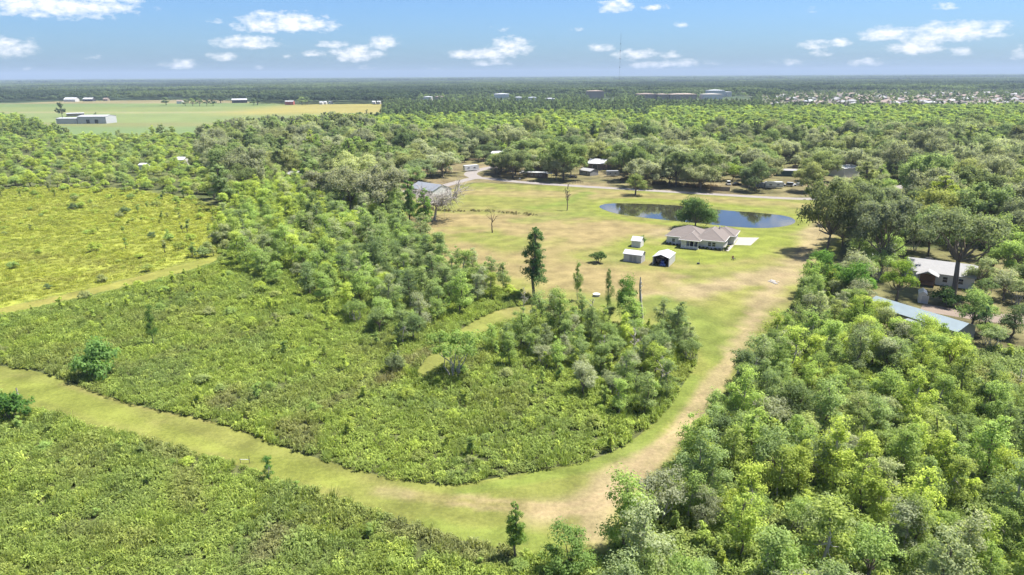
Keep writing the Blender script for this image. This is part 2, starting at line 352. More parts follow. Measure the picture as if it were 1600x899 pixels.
def feat(lst): return [(smooth(W(p), 1, False), w, s, np.array(c)) for p, w, s, c in lst]
TAN, SAND, LUSH, LAWN, OLIVE = (.19, .15, .068), (.205, .166, .088), (.112, .140, .028), (.136, .158, .028), (.11, .112, .034)
FEATS = feat([
    ([(640, 345), (700, 345), (800, 345), (930, 360)], 22, .95, TAN), ([(700, 392), (790, 420), (900, 440), (1000, 448)], 13, .9, TAN),
    ([(740, 300), (860, 305), (960, 303)], 12, .75, TAN), ([(880, 390), (960, 350), (1010, 355)], 12, .8, TAN),
    ([(1000, 305), (1120, 312), (1260, 322)], 8, .6, TAN), ([(830, 400), (930, 425), (1010, 430)], 8, .8, TAN),
    ([(740, 330), (870, 337), (880, 345)], 3, .5, OLIVE), ([(835, 325), (880, 318), (915, 302)], 4.5, .9, LUSH), ([(820, 345), (900, 335), (940, 335)], 6, .6, LUSH),
    ([(1075, 460), (1150, 440), (1230, 430)], 9, 1, SAND), ([(1290, 350), (1262, 385), (1230, 425), (1190, 470)], 6, .95, SAND),
    ([(970, 408), (1080, 416), (1200, 405), (1240, 385)], 5, .6, TAN),
    ([(1045, 368), (1020, 372), (1000, 382), (1040, 358)], 3, .8, SAND),
    ([(1015, 385), (1080, 402), (1150, 398), (1195, 375)], 13, 1, LAWN), ([(1165, 372), (1195, 380)], 8, .9, LAWN), ([(960, 405), (985, 408)], 4, .6, LUSH),
    ([(925, 322), (960, 342), (1060, 352), (1130, 359), (1210, 363), (1258, 350), (1240, 333), (1100, 318), (1000, 312), (930, 316)], 3.5, .9, LAWN),
    ([(1230, 480), (1200, 500), (1165, 505)], 4, .6, OLIVE),
    ([(1040, 470), (1085, 490), (1110, 520), (1120, 560)], 4, .8, LUSH), ([(930, 470), (990, 480), (1040, 470)], 4, .7, LUSH),
    ([(1190, 470), (1168, 520), (1140, 565), (1110, 610), (1072, 660), (1030, 705), (985, 750), (930, 800)], 1.9, .85, SAND),
    ([(1000, 712), (960, 755), (905, 790), (860, 800)], 3.7, .9, SAND), ([(945, 760), (940, 800), (925, 835)], 2.5, .9, SAND),
    ([(880, 800), (800, 790), (720, 784), (640, 772)], 1.3, .5, TAN),
    ([(590, 768), (640, 772)], 1.3, .5, SAND),
    ([(1080, 588), (1045, 650), (985, 705), (900, 735), (800, 752), (720, 768)], 1.5, .9, LUSH), ([(660, 830), (720, 835), (840, 845), (870, 870)], 2, .8, LUSH),
    ([(-60, 590), (60, 610), (180, 650), (300, 690), (420, 722), (540, 762)], 2.2, .55, LAWN), ([(100, 600), (200, 632), (330, 660)], .6, .3, TAN),
])
def offset(line, o):
    d = np.gradient(line, axis=0); d /= np.linalg.norm(d, axis=1)[:, None] + 1e-9; return line + np.stack([-d[:, 1], d[:, 0]], 1) * o
_tr = smooth(W([(1225, 425), (1190, 470), (1168, 520), (1140, 565), (1110, 610), (1072, 660), (1030, 705), (985, 750), (930, 790), (860, 800), (780, 790), (710, 780)]), 2, False)
RUTS = [offset(_tr, .85), offset(_tr, -.85)]
def mown_col(x, y):
    n1 = fbm(x, y, 22, 3); n2 = fbm(x, y, 5, 9)
    c = np.array((.112, .132, .028))[None] * (1 - n1[:, None]) + np.array((.150, .148, .040))[None] * n1[:, None]
    for line, w, s, col in FEATS:
        d = pdist(line, x, y) + (n2 - .5) * w * 1.3 + (n1 - .5) * w * .8
        a = (s * sstep(w * 1.25, w * .35, d))[:, None]; c = c * (1 - a) + col[None] * a
    br = (sstep(.62, .8, fbm(x, y, 9, 31)) * .32)[:, None]; c = c * (1 - br) + np.array(TAN)[None] * br
    for line in RUTS:
        a = (.5 * sstep(.75, .25, pdist(line, x, y)) * sstep(.3, .55, n2))[:, None]; c = c * (1 - a) + np.array((.24, .18, .105))[None] * a
    st = fbm(x * .25 + y * .97, x * .97 * .12 - y * .03, 1.6, 33, 3); st2 = fbm(x, y, 2.6, 34, 3)      # mowing streaks and tufts
    return c * (0.72 + .22 * n2 + .18 * st + .2 * st2)[:, None]
BROWN = feat([([(470, 655), (500, 640), (560, 610), (600, 600)], 1.8, .6, (.29, .24, .15)), ([(360, 610), (345, 640)], 2.5, .6, (.29, .24, .15)), ([(430, 840), (410, 870)], 2.2, .9, (.29, .24, .15)),
              ([(620, 830), (700, 852), (780, 870)], 2.2, .75, (.29, .24, .15)), ([(230, 680), (290, 725), (300, 790)], 2.2, .7, (.27, .25, .12)), ([(250, 560), (380, 530), (440, 500)], 2.0, .55, (.27, .25, .12)),
              ([(120, 830), (220, 850)], 2.5, .5, (.27, .25, .12)), ([(600, 600), (650, 560), (680, 545)], 2.0, .9, (.29, .24, .15)), ([(1560, 600), (1600, 610)], 4, .8, (.29, .24, .15)),
              ([(0, 345), (110, 315), (330, 325)], 5, .55, (.36, .33, .14)), ([(0, 400), (90, 405), (170, 420)], 5, .5, (.36, .31, .15)), ([(0, 445), (160, 432), (210, 420)], 3, .5, (.35, .29, .16)), ([(480, 690), (460, 670)], 3, .8, (.29, .24, .15))])
def ground_col(x, y):
    d = np.hypot(x, y); n1 = fbm(x, y, 18, 5); n2 = fbm(x, y, 4, 6)
    c = np.array((.045, .065, .02))[None] * (1 - n1[:, None]) + np.array((.10, .10, .04))[None] * n1[:, None]
    m = inside(P_MEADOW, x, y)[:, None]; c = np.where(m, np.array((.172, .188, .032))[None] * (.75 + .5 * n2[:, None]), c)
    s = inside(P_SETTLE, x, y)[:, None] | inside(P_NEIGH, x, y)[:, None]; n1 = np.where(inside(P_NEIGH, x, y), n1 * .55, n1)
    sc = np.array((.07, .08, .025))[None] * (1 - n1[:, None]) + np.array((.18, .135, .08))[None] * n1[:, None]
    c = np.where(s, sc * (.7 + .6 * n2[:, None]), c)
    far = (sstep(700, 2000, d))[:, None]; c = c * (1 - far) + np.array((.04, .062, .028))[None] * far
    t = inside(P_TOWN, x, y)[:, None]; c = np.where(t, np.array((.15, .14, .09))[None], c)
    return c
# ground: one sheet out to the horizon, finer close by
def axis(a, b, st, far):
    m = np.arange(a, b + .1, st); e = []; v = st
    while sum(e) < far: v *= 1.35; e.append(v)
    e = np.cumsum(e); return np.concatenate([a - e[::-1], m, b + e])
ax_, ay_ = axis(-260, 300, 4, 70000), axis(24, 520, 4, 70000)
ay_ = ay_[ay_ > -3000]
GX, GY = np.meshgrid(ax_, ay_); nx = len(ax_)
gv = np.stack([GX.ravel(), GY.ravel(), np.zeros(GX.size)], 1)
ii = (np.arange(len(ay_) - 1)[:, None] * nx + np.arange(nx - 1)[None]).ravel()
c = ground_col(gv[:, 0], gv[:, 1])
obj('ground', mesh_np('ground', gv, np.stack([ii, ii + 1, ii + nx + 1, ii + nx], 1), mats=[M_GROUND], attrs={'col': ('FLOAT_COLOR', np.hstack([c, np.ones((len(c), 1))]))}), kind='structure')
sheet('mown_field', P_FIELD, .012, 2.2, mown_col, M_MOWN, kind='structure')
sheet('grass_track', P_TRACK, .018, .85, mown_col, M_MOWN, kind='structure')
sheet('grass_trail', P_TRAIL, .020, 2.0, lambda x, y: mown_col(x, y) * np.array((1.25, 1.15, 1.1))[None], M_MOWN, kind='structure')
sheet('grass_strip', P_STRIP, .024, 1.2, mown_col, M_MOWN, kind='structure')
def farm_col(x, y):
    # crop bands run across the view
    n = fbm(x, y, 120, 8); t = y + 0.06 * x + (n - .5) * 60
    c = np.array((.20, .26, .105))[None].repeat(len(x), 0)
    def band(a, b, col, s=1.0):
        nonlocal c
        w = (s * sstep(a - 25, a + 10, t) * sstep(b + 25, b - 10, t))[:, None]; c = c * (1 - w) + np.array(col)[None] * w
    band(300, 560, (.17, .27, .115)); band(560, 720, (.20, .29, .12)); band(735, 800, (.27, .28, .12), .7); band(800, 1010, (.24, .31, .12)); band(1010, 1050, (.36, .35, .18), .8); band(1050, 1220, (.24, .30, .11)); band(1230, 1400, (.19, .27, .10)); band(1400, 1700, (.30, .27, .14))
    px = x / np.maximum(y, 1) * FPX * math.cos(PITCH) + 800
    w = (sstep(-470, -360, x) * sstep(900, 1050, y))[:, None] * .9; c = c * (1 - w) + np.array((.40, .36, .115))[None] * w
    return c * .53 * (.9 + .2 * n)[:, None] * np.array((1.04, 1, .92))[None]
sheet('farm_field', P_FARM, .02, 22, farm_col, M_FIELD, kind='structure')
def strip_mesh(line, w, z):
    line = np.asarray(line); d = np.gradient(line, axis=0); d /= np.linalg.norm(d, axis=1)[:, None] + 1e-9
    n = np.stack([-d[:, 1], d[:, 0]], 1); a = line + n * w / 2; b = line - n * w / 2; k = len(line)
    v = np.vstack([np.c_[a, np.full(k, z)], np.c_[b, np.full(k, z)]]); i = np.arange(k - 1)
    return v, np.stack([i + k, i + k + 1, i + 1, i], 1)
M_ROAD = hard('worn asphalt', (.22, .20, .185), .9, .12, .4, .1, .1)
M_SANDLANE = hard('sandy lane', (.20, .16, .13), .95, .15, .5, .1, .1)
M_CONC = hard('concrete', (.29, .27, .245), .85, .1, .8, .05, .2)
for nm, ln, w, z, mt in (('road', ROAD, 5.5, .035, M_ROAD), ('side_road', ROAD2, 7.0, .030, M_ROAD), ('sandy_lane', SANDLANE, 6.0, .022, M_SANDLANE)):
    v, q = strip_mesh(ln, w, z); obj(nm, mesh_np(nm, v, q, mats=[mt]), kind='structure')
# pond
m, nt, o = new_mat('pond water'); b = nt.nodes.new('ShaderNodeBsdfPrincipled'); b.inputs['Base Color'].default_value = (.028, .028, .018, 1); b.inputs['Roughness'].default_value = .04; b.inputs['IOR'].default_value = 2.1
tc = nt.nodes.new('ShaderNodeTexCoord'); nn = nt.nodes.new('ShaderNodeTexNoise'); nn.inputs['Scale'].default_value = .5; nn.inputs['Detail'].default_value = 3; bp = nt.nodes.new('ShaderNodeBump'); bp.inputs['Strength'].default_value = .05; bp.inputs['Distance'].default_value = .1
nt.links.new(tc.outputs['Object'], nn.inputs['Vector']); nt.links.new(nn.outputs[0], bp.inputs['Height']); nt.links.new(bp.outputs[0], b.inputs['Normal']); nt.links.new(b.outputs[0], o.inputs[0])
sheet('pond', P_POND, .03, 8, lambda x, y: np.zeros((len(x), 3)), m, kind='structure')

# ------------------------------------------------------------------ plants: shapes
def leaf_cards(C, Nrm, size, asp, rng, fold=.18):
    n = len(C); Nrm = Nrm / (np.linalg.norm(Nrm, axis=1)[:, None] + 1e-9)
    a = np.cross(Nrm, rng.normal(size=(n, 3))); a /= np.linalg.norm(a, axis=1)[:, None] + 1e-9; b = np.cross(Nrm, a)
    s = size[:, None]; w = s * asp
    v = np.stack([C - a * s / 2, C + b * w / 2 + Nrm * s * fold, C + a * s / 2, C - b * w / 2 + Nrm * s * fold], 1).reshape(-1, 3)
    return v, np.arange(n * 4).reshape(-1, 4)
def crown_from(lobes, n, leaf, rng, clump=.34, asp=.75, droop=0.0, up=.75):
    """leaves in clumps that sit in the lobes of the crown; lobes: (x, y, z, rx, ry, rz)"""
    lobes = np.array(lobes, float); vol = (lobes[:, 3] * lobes[:, 4] * lobes[:, 5]) ** .72; share = vol / vol.sum()
    Cs, Ns = [], []
    for lb, sh in zip(lobes, share):
        k = max(3, int(n * sh / 34)); r3 = lb[3:]
        d = rng.normal(size=(k, 3)); d /= np.linalg.norm(d, axis=1)[:, None]; d[:, 2] = np.where(d[:, 2] < -.35, -d[:, 2] * .6, d[:, 2])
        cc = lb[:3] + d * r3 * rng.uniform(.45, .98, (k, 1))
        m = int(n * sh / k) + 1; rc = clump * r3.mean() * rng.uniform(.7, 1.3, (k, 1))
        off = rng.normal(size=(k, m, 3)) * .55; L = np.linalg.norm(off, axis=2)[:, :, None]; off = off / np.maximum(L, 1e-6) * np.minimum(L, 1.1)
        off[:, :, 2] *= .7
        P = cc[:, None] + off * rc[:, None]
        if droop: P[:, :, 2] -= np.abs(rng.normal(size=(k, m))) * droop * (rng.random((k, m)) < .4)
        nr = off + d[:, None] * .6 + rng.normal(size=(k, m, 3)) * .55; nr[:, :, 2] += up
        Cs.append(P.reshape(-1, 3)); Ns.append(nr.reshape(-1, 3))
    C = np.vstack(Cs); Nn = np.vstack(Ns); k = C[:, 2] > .05; C, Nn = C[k], Nn[k]
    sz = leaf * rng.uniform(.6, 1.35, len(C))
    v, q = leaf_cards(C, Nn, sz, asp, rng)
    return v, q, np.repeat(rng.random(len(C)), 4)
def bend(a, b, rng, n=4, w=.08):
    a = np.array(a, float); b = np.array(b, float); t = np.linspace(0, 1, n)[:, None]; p = a * (1 - t) + b * t
    L = np.linalg.norm(b - a); p[1:-1] += rng.normal(size=(n - 2, 3)) * L * w; return p
def join(parts):
    vs, qs, n = [], [], 0
    for v, q in parts: vs.append(v); qs.append(q + n); n += len(v)
    return np.vstack(vs), np.vstack(qs)
PROTO = {}
TREE_COLL = bpy.data.collections.new('tree shapes'); PORDER = []
def register(name, tv, tq, cv, cq, lv, bark, H, RAD, leafm=None, coll=TREE_COLL, order=PORDER):
    leafm = leafm or M_LEAF
    tr = mesh_np(name + '_trunk', tv, tq, mats=[bark], smooth_=True)
    cr = mesh_np(name + '_crown', cv, cq, mats=[leafm], attrs={'lv': ('FLOAT', lv)}) if cv is not None else None
    if cv is not None:
        v = np.vstack([tv, cv]); q = np.vstack([tq, cq + len(tv)]); l = np.concatenate([np.full(len(tv), .5), lv])
    else: v, q, l = tv, tq, np.full(len(tv), .5)
    j = mesh_np(name, v, q, mats=[bark, leafm], mi=np.concatenate([np.zeros(len(tq)), np.ones(len(q) - len(tq))]), attrs={'lv': ('FLOAT', l)})
    po = bpy.data.objects.new('shape%03d_%s' % (len(order), name), j); coll.objects.link(po)
    PROTO[name] = dict(trunk=tr, crown=cr, H=H, R=RAD, idx=len(order)); order.append(name)
def limbs(base, fork, lobes, r0, rng, extra=0):
    fork = np.array(fork, float); P = bend(base, fork, rng, 4, .03)
    parts = [tube(P, np.linspace(r0 * 1.15, r0 * .75, 4), 7)]
    for lb in lobes:
        e = np.array(lb[:3]) + rng.normal(size=3) * .1; s = P[-1] if e[2] > fork[2] * .9 else P[2]
        B = bend(s, e, rng, 4, .10); r = r0 * rng.uniform(.3, .5)
        parts.append(tube(B, [r, r * .75, r * .5, r * .2], 5))
        for _ in range(extra):
            t = e + rng.normal(size=3) * np.array(lb[3:]) * .7; parts.append(tube(bend(B[2], t, rng, 3, .1), [r * .4, r * .25, r * .08], 4))
    return join(parts)
def mk_young(name, H, rad, n, leaf, seed, bark=None):
    r = np.random.default_rng(seed); lobes = []; k = 11; z0 = H * .24
    for i in range(k):
        t = i / (k - 1); z = z0 + (H * .9 - z0) * t + r.uniform(-.04, .04) * H; rr = rad * (.46 - .08 * t ** 2) * r.uniform(.65, 1.3)
        a = 2.4 * i + r.uniform(-.6, .6); o = rad * .66 * (1 - .62 * t ** 2.6) * (.55 + .45 * min(1, t * 3)) * r.uniform(.3, 1.1)
        lobes.append((o * math.cos(a), o * math.sin(a), z, rr, rr, rr * r.uniform(.9, 1.5)))
    tv, tq = limbs((0, 0, -.2), (r.uniform(-.2, .2), 0, H * .8), lobes, .022 * H ** .75, r)
    register(name, tv, tq, *crown_from(lobes, n, leaf, r, .5, .6), bark or M_BARK, H, rad)
def mk_round(name, H, rad, n, leaf, seed, bark=None, k=12, flat=.75, low=.26):
    r = np.random.default_rng(seed); lobes = [(0, 0, H * .78, rad * .55, rad * .55, H * .2)]
    for i in range(k):
        a = 2 * math.pi * (i + r.uniform(-.3, .3)) / k * (1 if i < k * .65 else 2.1); ring = 1 if i < k * .65 else .5
        o = rad * .62 * ring * r.uniform(.7, 1.2); z = H * (low + .2 + (.28 if ring < 1 else 0) + r.uniform(-.14, .14)); rr = rad * r.uniform(.27, .5)
        lobes.append((o * math.cos(a), o * math.sin(a), z, rr, rr, rr * flat * 1.2))
    tv, tq = limbs((0, 0, -.2), (0, 0, H * low), lobes, .045 * H ** .8, r)
    register(name, tv, tq, *crown_from(lobes, n, leaf, r, .46, .65), bark or M_BARK, H, rad)
def mk_oak(name, H, rad, n, leaf, seed, moss=.5, bark=None, k=19, high=False):
    r = np.random.default_rng(seed); lobes = []
    for i in range(k):
        a = 2.4 * i + r.uniform(-.3, .3); o = rad * (.12 + .66 * math.sqrt((i + .3) / k)) * r.uniform(.7, 1.15); rr = rad * r.uniform(.18, .38)
        z = H * (.82 - .26 * (o / rad) ** 1.5) + r.uniform(-.14, .12) * H
        if high: z = H * (.88 - .16 * (o / rad) ** 2) + r.uniform(-.05, .04) * H
        elif i % 3 == 2: z -= H * r.uniform(.14, .26); o *= 1.05
        lobes.append((o * math.cos(a), o * math.sin(a), z, rr, rr, rr * r.uniform(.65, .9)))
    tv, tq = limbs((0, 0, -.2), (.3, .1, H * (.42 if high else .24)), lobes, (.045 if high else .032) * H ** .9, r, 1)
    register(name, tv, tq, *crown_from(lobes, n, leaf, r, .40, droop=moss), bark or M_BARK, H, rad)
def mk_tall(name, H, rad, n, leaf, seed, k=15):
    r = np.random.default_rng(seed); lobes = []
    for i in range(k):
        t = i / (k - 1); z = H * (.28 + .66 * t); rr = rad * (.55 - .26 * t) * r.uniform(.7, 1.25); a = 2.4 * i + r.uniform(-.5, .5); o = rad * .55 * (1 - .6 * t) * r.uniform(.4, 1.2)
        lobes.append((o * math.cos(a), o * math.sin(a), z, rr, rr, rr * .9))
    tv, tq = limbs((0, 0, -.2), (.2, 0, H * .88), lobes, .028 * H ** .9, r)
    register(name, tv, tq, *crown_from(lobes, n, leaf, r, .36), M_BARK, H, rad)
def mk_myrtle(name, H, rad, n, leaf, seed, stems=6):
    r = np.random.default_rng(seed); lobes = []; parts = []
    for i in range(stems):
        a = 2 * math.pi * i / stems + r.uniform(-.4, .4); o = rad * r.uniform(.35, .65); z = H * r.uniform(.52, .8); rr = rad * r.uniform(.4, .55)
        lobes.append((o * math.cos(a), o * math.sin(a), z, rr, rr, rr * .75))
        parts.append(tube(bend((o * .25 * math.cos(a), o * .25 * math.sin(a), -.1), lobes[-1][:3], r, 5, .06), np.array([.09, .075, .06, .045, .02]) * H / 6, 5))
    lobes.append((0, 0, H * .85, rad * .45, rad * .45, rad * .3)); tv, tq = join(parts)
    register(name, tv, tq, *crown_from(lobes, n, leaf, r, .38), M_PALEBARK, H, rad)
def mk_shrub(name, H, rad, n, leaf, seed, k=5, coll=TREE_COLL):
    r = np.random.default_rng(seed); lobes = [(0, 0, H * .62, rad * .6, rad * .6, H * .34)]; parts = []
    for i in range(k):
        a = 2 * math.pi * i / k + r.uniform(-.4, .4); o = rad * r.uniform(.4, .6); rr = rad * r.uniform(.4, .55)
        lobes.append((o * math.cos(a), o * math.sin(a), H * r.uniform(.3, .55), rr, rr, H * .3))
    for lb in lobes: parts.append(tube(bend((lb[0] * .2, lb[1] * .2, -.1), lb[:3], r, 4, .06), [.05, .04, .03, .012], 4))
    tv, tq = join(parts); register(name, tv, tq, *crown_from(lobes, n, leaf, r, .45), M_BARK, H, rad)
def mk_sapling(name, H, rad, n, leaf, seed, k=4):
    r = np.random.default_rng(seed); lobes = []; parts = []
    for i in range(k):
        a = r.uniform(0, 6.28); o = rad * r.uniform(.1, .55); z = H * (.4 + .5 * i / (k - 1)); rr = rad * r.uniform(.3, .5)
        lobes.append((o * math.cos(a), o * math.sin(a), z, rr, rr, rr * 1.1)); parts.append(tube(bend((0, 0, -.1), lobes[-1][:3], r, 4, .05), [.045, .035, .025, .01], 4))
    tv, tq = join(parts); register(name, tv, tq, *crown_from(lobes, n, leaf, r, .5), M_BARK, H, rad)
def mk_dead(name, H, seed, k=9, spread=.3, bark=None, thick=1.0, twigs=4, start=.35, fork=False):
    r = np.random.default_rng(seed); top = np.array((r.uniform(-.06, .06) * H, r.uniform(-.06, .06) * H, H * (.55 if fork else 1))); P = bend((0, 0, -.2), top, r, 6, .02)
    r0 = .022 * H * thick; parts = [tube(P, np.linspace(r0, r0 * (.6 if fork else .25), 6), 6)]
    for i in range(k):
        t = .97 if fork else r.uniform(start, .95); s = P[0] * (1 - t) + top * t; a = 2.4 * i; L = H * spread * (1.0 if fork else (1.15 - t)) * r.uniform(.7, 1.3)
        e = s + np.array((math.cos(a) * L, math.sin(a) * L, L * r.uniform(.4, 1.1))); B = bend(s, e, r, 4, .1); rr = r0 * .55
        parts.append(tube(B, [rr, rr * .75, rr * .5, rr * .2], 5))
        for _ in range(twigs):
            u = r.integers(1, 4); f = B[u] + r.normal(size=3) * L * .3 + np.array((0, 0, L * .1)); T = bend(B[u], f, r, 3, .1); parts.append(tube(T, [rr * .45, rr * .3, rr * .12], 4))
            if twigs > 5:
                for _ in range(2): parts.append(tube(bend(T[1], T[2] + r.normal(size=3) * L * .18, r, 3, .1), [rr * .25, rr * .2, rr * .1], 3))
    tv, tq = join(parts); register(name, tv, tq, None, None, None, bark or M_PALEBARK, float(tv[:, 2].max()), float(np.percentile(np.hypot(tv[:, 0], tv[:, 1]), 96)))

for i in range(5): mk_young('young%d' % i, 8, 2.3, 3500, .215, 100 + i, M_PALEBARK if i % 2 else M_BARK)
for i in range(4): mk_round('round%d' % i, 7.5, 3.2, 5000, .235, 120 + i)
for i in range(4): mk_oak('oak%d' % i, 13, 8.5, 11000, .42, 140 + i)
mk_oak('highoak', 16, 10, 11000, .42, 148, high=True)
for i in range(3): mk_tall('tall%d' % i, 17, 4.2, 8000, .33, 160 + i)
for i in range(3): mk_myrtle('myrtle%d' % i, 6, 3.0, 3900, .21, 180 + i, 8)
for i in range(4): mk_shrub('shrub%d' % i, 2.2, 1.6, 1900, .19, 200 + i)
for i in range(4): mk_sapling('sapling%d' % i, 3.2, 1.1, 1100, .19, 220 + i)
mk_round('shade', 10, 7, 8000, .5, 133, k=18, low=.2, flat=.85)
for i in range(3): mk_dead('dead%d' % i, 7, 240 + i)
mk_dead('bare_slim', 11, 251, 16, .3, M_BARK, 1.5, 5, .3)
mk_dead('bare_fork', 8.5, 262, 4, .42, M_DARKBARK, 2.2, 3, .5, True)
mk_dead('snag', 12, 263, 7, .12, M_PALEBARK, 1.7, 1, .4)
mk_dead('twiggy', 14, 274, 15, .5, M_PALEBARK, 1.8, 18, .5, True)
# plainer shapes for trees hundreds of metres off
for i in range(3): mk_round('lodround%d' % i, 11, 4.6, 1500, .62, 300 + i)
for i in range(3): mk_oak('lodoak%d' % i, 12, 7.5, 2600, .7, 320 + i, .3)
for i in range(3): mk_young('lodyoung%d' % i, 10, 3.4, 1100, .55, 340 + i)
for i in range(2): mk_tall('lodtall%d' % i, 17, 4.0, 1200, .66, 360 + i)

# low plants
BRUSH_COLL = bpy.data.collections.new('undergrowth shapes'); BORDER = []
def brush_shape(name, v, q, lv):
    me = mesh_np(name, v, q, mats=[M_BRUSH], attrs={'lv': ('FLOAT', lv)})
    po = bpy.data.objects.new('low%03d_%s' % (len(BORDER), name), me); BRUSH_COLL.objects.link(po); BORDER.append(name)
def mk_fern(name, n, L, w, h, seed):
    r = np.random.default_rng(seed); vs, qs, lv = [], [], []
    for i in range(n):
        a = r.uniform(0, 6.28); d = np.array((math.cos(a), math.sin(a), 0)); sd_ = np.array((-d[1], d[0], 0)); l = L * r.uniform(.6, 1.2); hh = h * r.uniform(.5, 1.15); o = d * r.uniform(0, .12)
        P = [o + np.array((0, 0, 0)), o + d * l * .35 + np.array((0, 0, hh * .85)), o + d * l * .75 + np.array((0, 0, hh)), o + d * l + np.array((0, 0, hh * .72))]
        ws = [.02, w, w * .8, .02]; b = len(vs)
        for p, ww in zip(P, ws): vs += [p - sd_ * ww, p + sd_ * ww]
        qs += [(b + 2 * k, b + 2 * k + 1, b + 2 * k + 3, b + 2 * k + 2) for k in range(3)]; lv += [r.random()] * 8
    brush_shape(name, np.array(vs), np.array(qs), np.array(lv))
def mk_forb(name, n, rad, h, leaf, seed):
    r = np.random.default_rng(seed); a = r.uniform(0, 6.28, n); rr = rad * np.sqrt(r.random(n)); z = h * (1 - (rr / rad) ** 2 * .5) * r.uniform(.45, 1.05, n)
    C = np.stack([rr * np.cos(a), rr * np.sin(a), z], 1); Nn = r.normal(size=(n, 3)) * .6 + np.array((0, 0, .9)); v, q = leaf_cards(C, Nn, leaf * r.uniform(.6, 1.4, n), .6, r)
    brush_shape(name, v, q, np.repeat(r.random(n), 4))
def mk_blades(name, n, rad, h, w, seed):
    r = np.random.default_rng(seed); vs, qs, lv = [], [], []
    for i in range(n):
        a = r.uniform(0, 6.28); p = np.array((math.cos(a), math.sin(a), 0)) * rad * math.sqrt(r.random()); b = r.uniform(0, 6.28); s = np.array((math.cos(b), math.sin(b), 0)) * w
        t = p + np.array((r.normal() * .25, r.normal() * .25, 1)) * h * r.uniform(.6, 1.2); m_ = (p + t) / 2 + np.array((0, 0, h * .1)); k = len(vs)
        vs += [p - s, p + s, m_ + s, m_ - s, t + s * .15, t - s * .15]; qs += [(k, k + 1, k + 2, k + 3), (k + 3, k + 2, k + 4, k + 5)]; lv += [r.random()] * 6
    brush_shape(name, np.array(vs), np.array(qs), np.array(lv))
for i in range(3): mk_fern('fern%d' % i, 22, .62, .065, .72, 400 + i)
for i in range(3): mk_forb('forb%d' % i, 95, .66, .9, .19, 410 + i)
for i in range(2): mk_blades('weed%d' % i, 36, .5, 1.1, .03, 420 + i)
for i in range(2): mk_blades('tallgrass%d' % i, 44, .8, .55, .03, 430 + i)
FERN, FORB, WEED, TG = [0, 1, 2], [3, 4, 5], [6, 7], [8, 9]
# canopy patch of a far wood
FAR_COLL = bpy.data.collections.new('far wood shapes')
for s_ in range(4):
    r = np.random.default_rng(500 + s_); P = []; Nn = []; LV = []
    for i in range(60):
        c0 = np.array((r.uniform(-32, 32), r.uniform(-32, 32), r.uniform(8, 13))); rr = r.uniform(3.2, 6); m_ = 34
        d = r.normal(size=(m_, 3)); d /= np.linalg.norm(d, axis=1)[:, None]; d[:, 2] = np.abs(d[:, 2]) * 1.0 - .25
        P.append(c0 + d * np.array((rr, rr, rr * .8))); Nn.append(d + r.normal(size=(m_, 3)) * .3 + np.array((0, 0, .4))); LV.append(np.clip(np.full(m_, r.random()) + r.normal(size=m_) * .15, 0, 1))
    P = np.vstack(P); v, q = leaf_cards(P, np.vstack(Nn), np.full(len(P), 3.4) * r.uniform(.7, 1.2, len(P)), .8, r, .1)
    me = mesh_np('far wood', v, q, mats=[M_LEAF], attrs={'lv': ('FLOAT', np.repeat(np.concatenate(LV), 4))})
    FAR_COLL.objects.link(bpy.data.objects.new('wood%03d' % s_, me))

def scatter(name, pts, idx, rz, scl, tint, coll, label, cat):
    """one object that stands copies of the low shapes on its points"""
    pts = np.asarray(pts); n = len(pts)
    if pts.shape[1] == 2: pts = np.c_[pts, np.zeros(n)]
    me = mesh_np(name, pts)
    def att(k, ty, field, dat):
        a = me.attributes.new(k, ty, 'POINT'); a.data.foreach_set(field, np.ascontiguousarray(dat).ravel())
    att('idx', 'INT', 'value', np.asarray(idx, np.int32)); att('rot', 'FLOAT_VECTOR', 'vector', np.c_[np.zeros(n), np.zeros(n), rz].astype(np.float32))
    scl = np.asarray(scl, np.float32); scl = np.repeat(scl[:, None], 3, 1) if scl.ndim == 1 else scl
    att('scl', 'FLOAT_VECTOR', 'vector', scl.astype(np.float32)); att('tint', 'FLOAT_COLOR', 'color', np.c_[np.clip(tint, 0, 1), np.ones(n)].astype(np.float32))
    o = obj(name, me, None, 'stuff', label, cat)
    ng = bpy.data.node_groups.new(name, 'GeometryNodeTree')
    ng.interface.new_socket('Geometry', in_out='INPUT', socket_type='NodeSocketGeometry'); ng.interface.new_socket('Geometry', in_out='OUTPUT', socket_type='NodeSocketGeometry')
    N = ng.nodes; L = ng.links; gi = N.new('NodeGroupInput'); go = N.new('NodeGroupOutput')
    ci = N.new('GeometryNodeCollectionInfo'); ci.inputs['Collection'].default_value = coll; ci.inputs['Separate Children'].default_value = True; ci.inputs['Reset Children'].default_value = True
    ip = N.new('GeometryNodeInstanceOnPoints'); ip.inputs['Pick Instance'].default_value = True
    def na(k, ty):
        x = N.new('GeometryNodeInputNamedAttribute'); x.data_type = ty; x.inputs['Name'].default_value = k; return x.outputs['Attribute']
    er = N.new('FunctionNodeEulerToRotation'); L.new(na('rot', 'FLOAT_VECTOR'), er.inputs[0])
    L.new(gi.outputs[0], ip.inputs['Points']); L.new(ci.outputs[0], ip.inputs['Instance']); L.new(na('idx', 'INT'), ip.inputs['Instance Index'])
    L.new(er.outputs[0], ip.inputs['Rotation']); L.new(na('scl', 'FLOAT_VECTOR'), ip.inputs['Scale']); L.new(ip.outputs[0], go.inputs[0])
    md = o.modifiers.new('plants', 'NODES'); md.node_group = ng
    return o
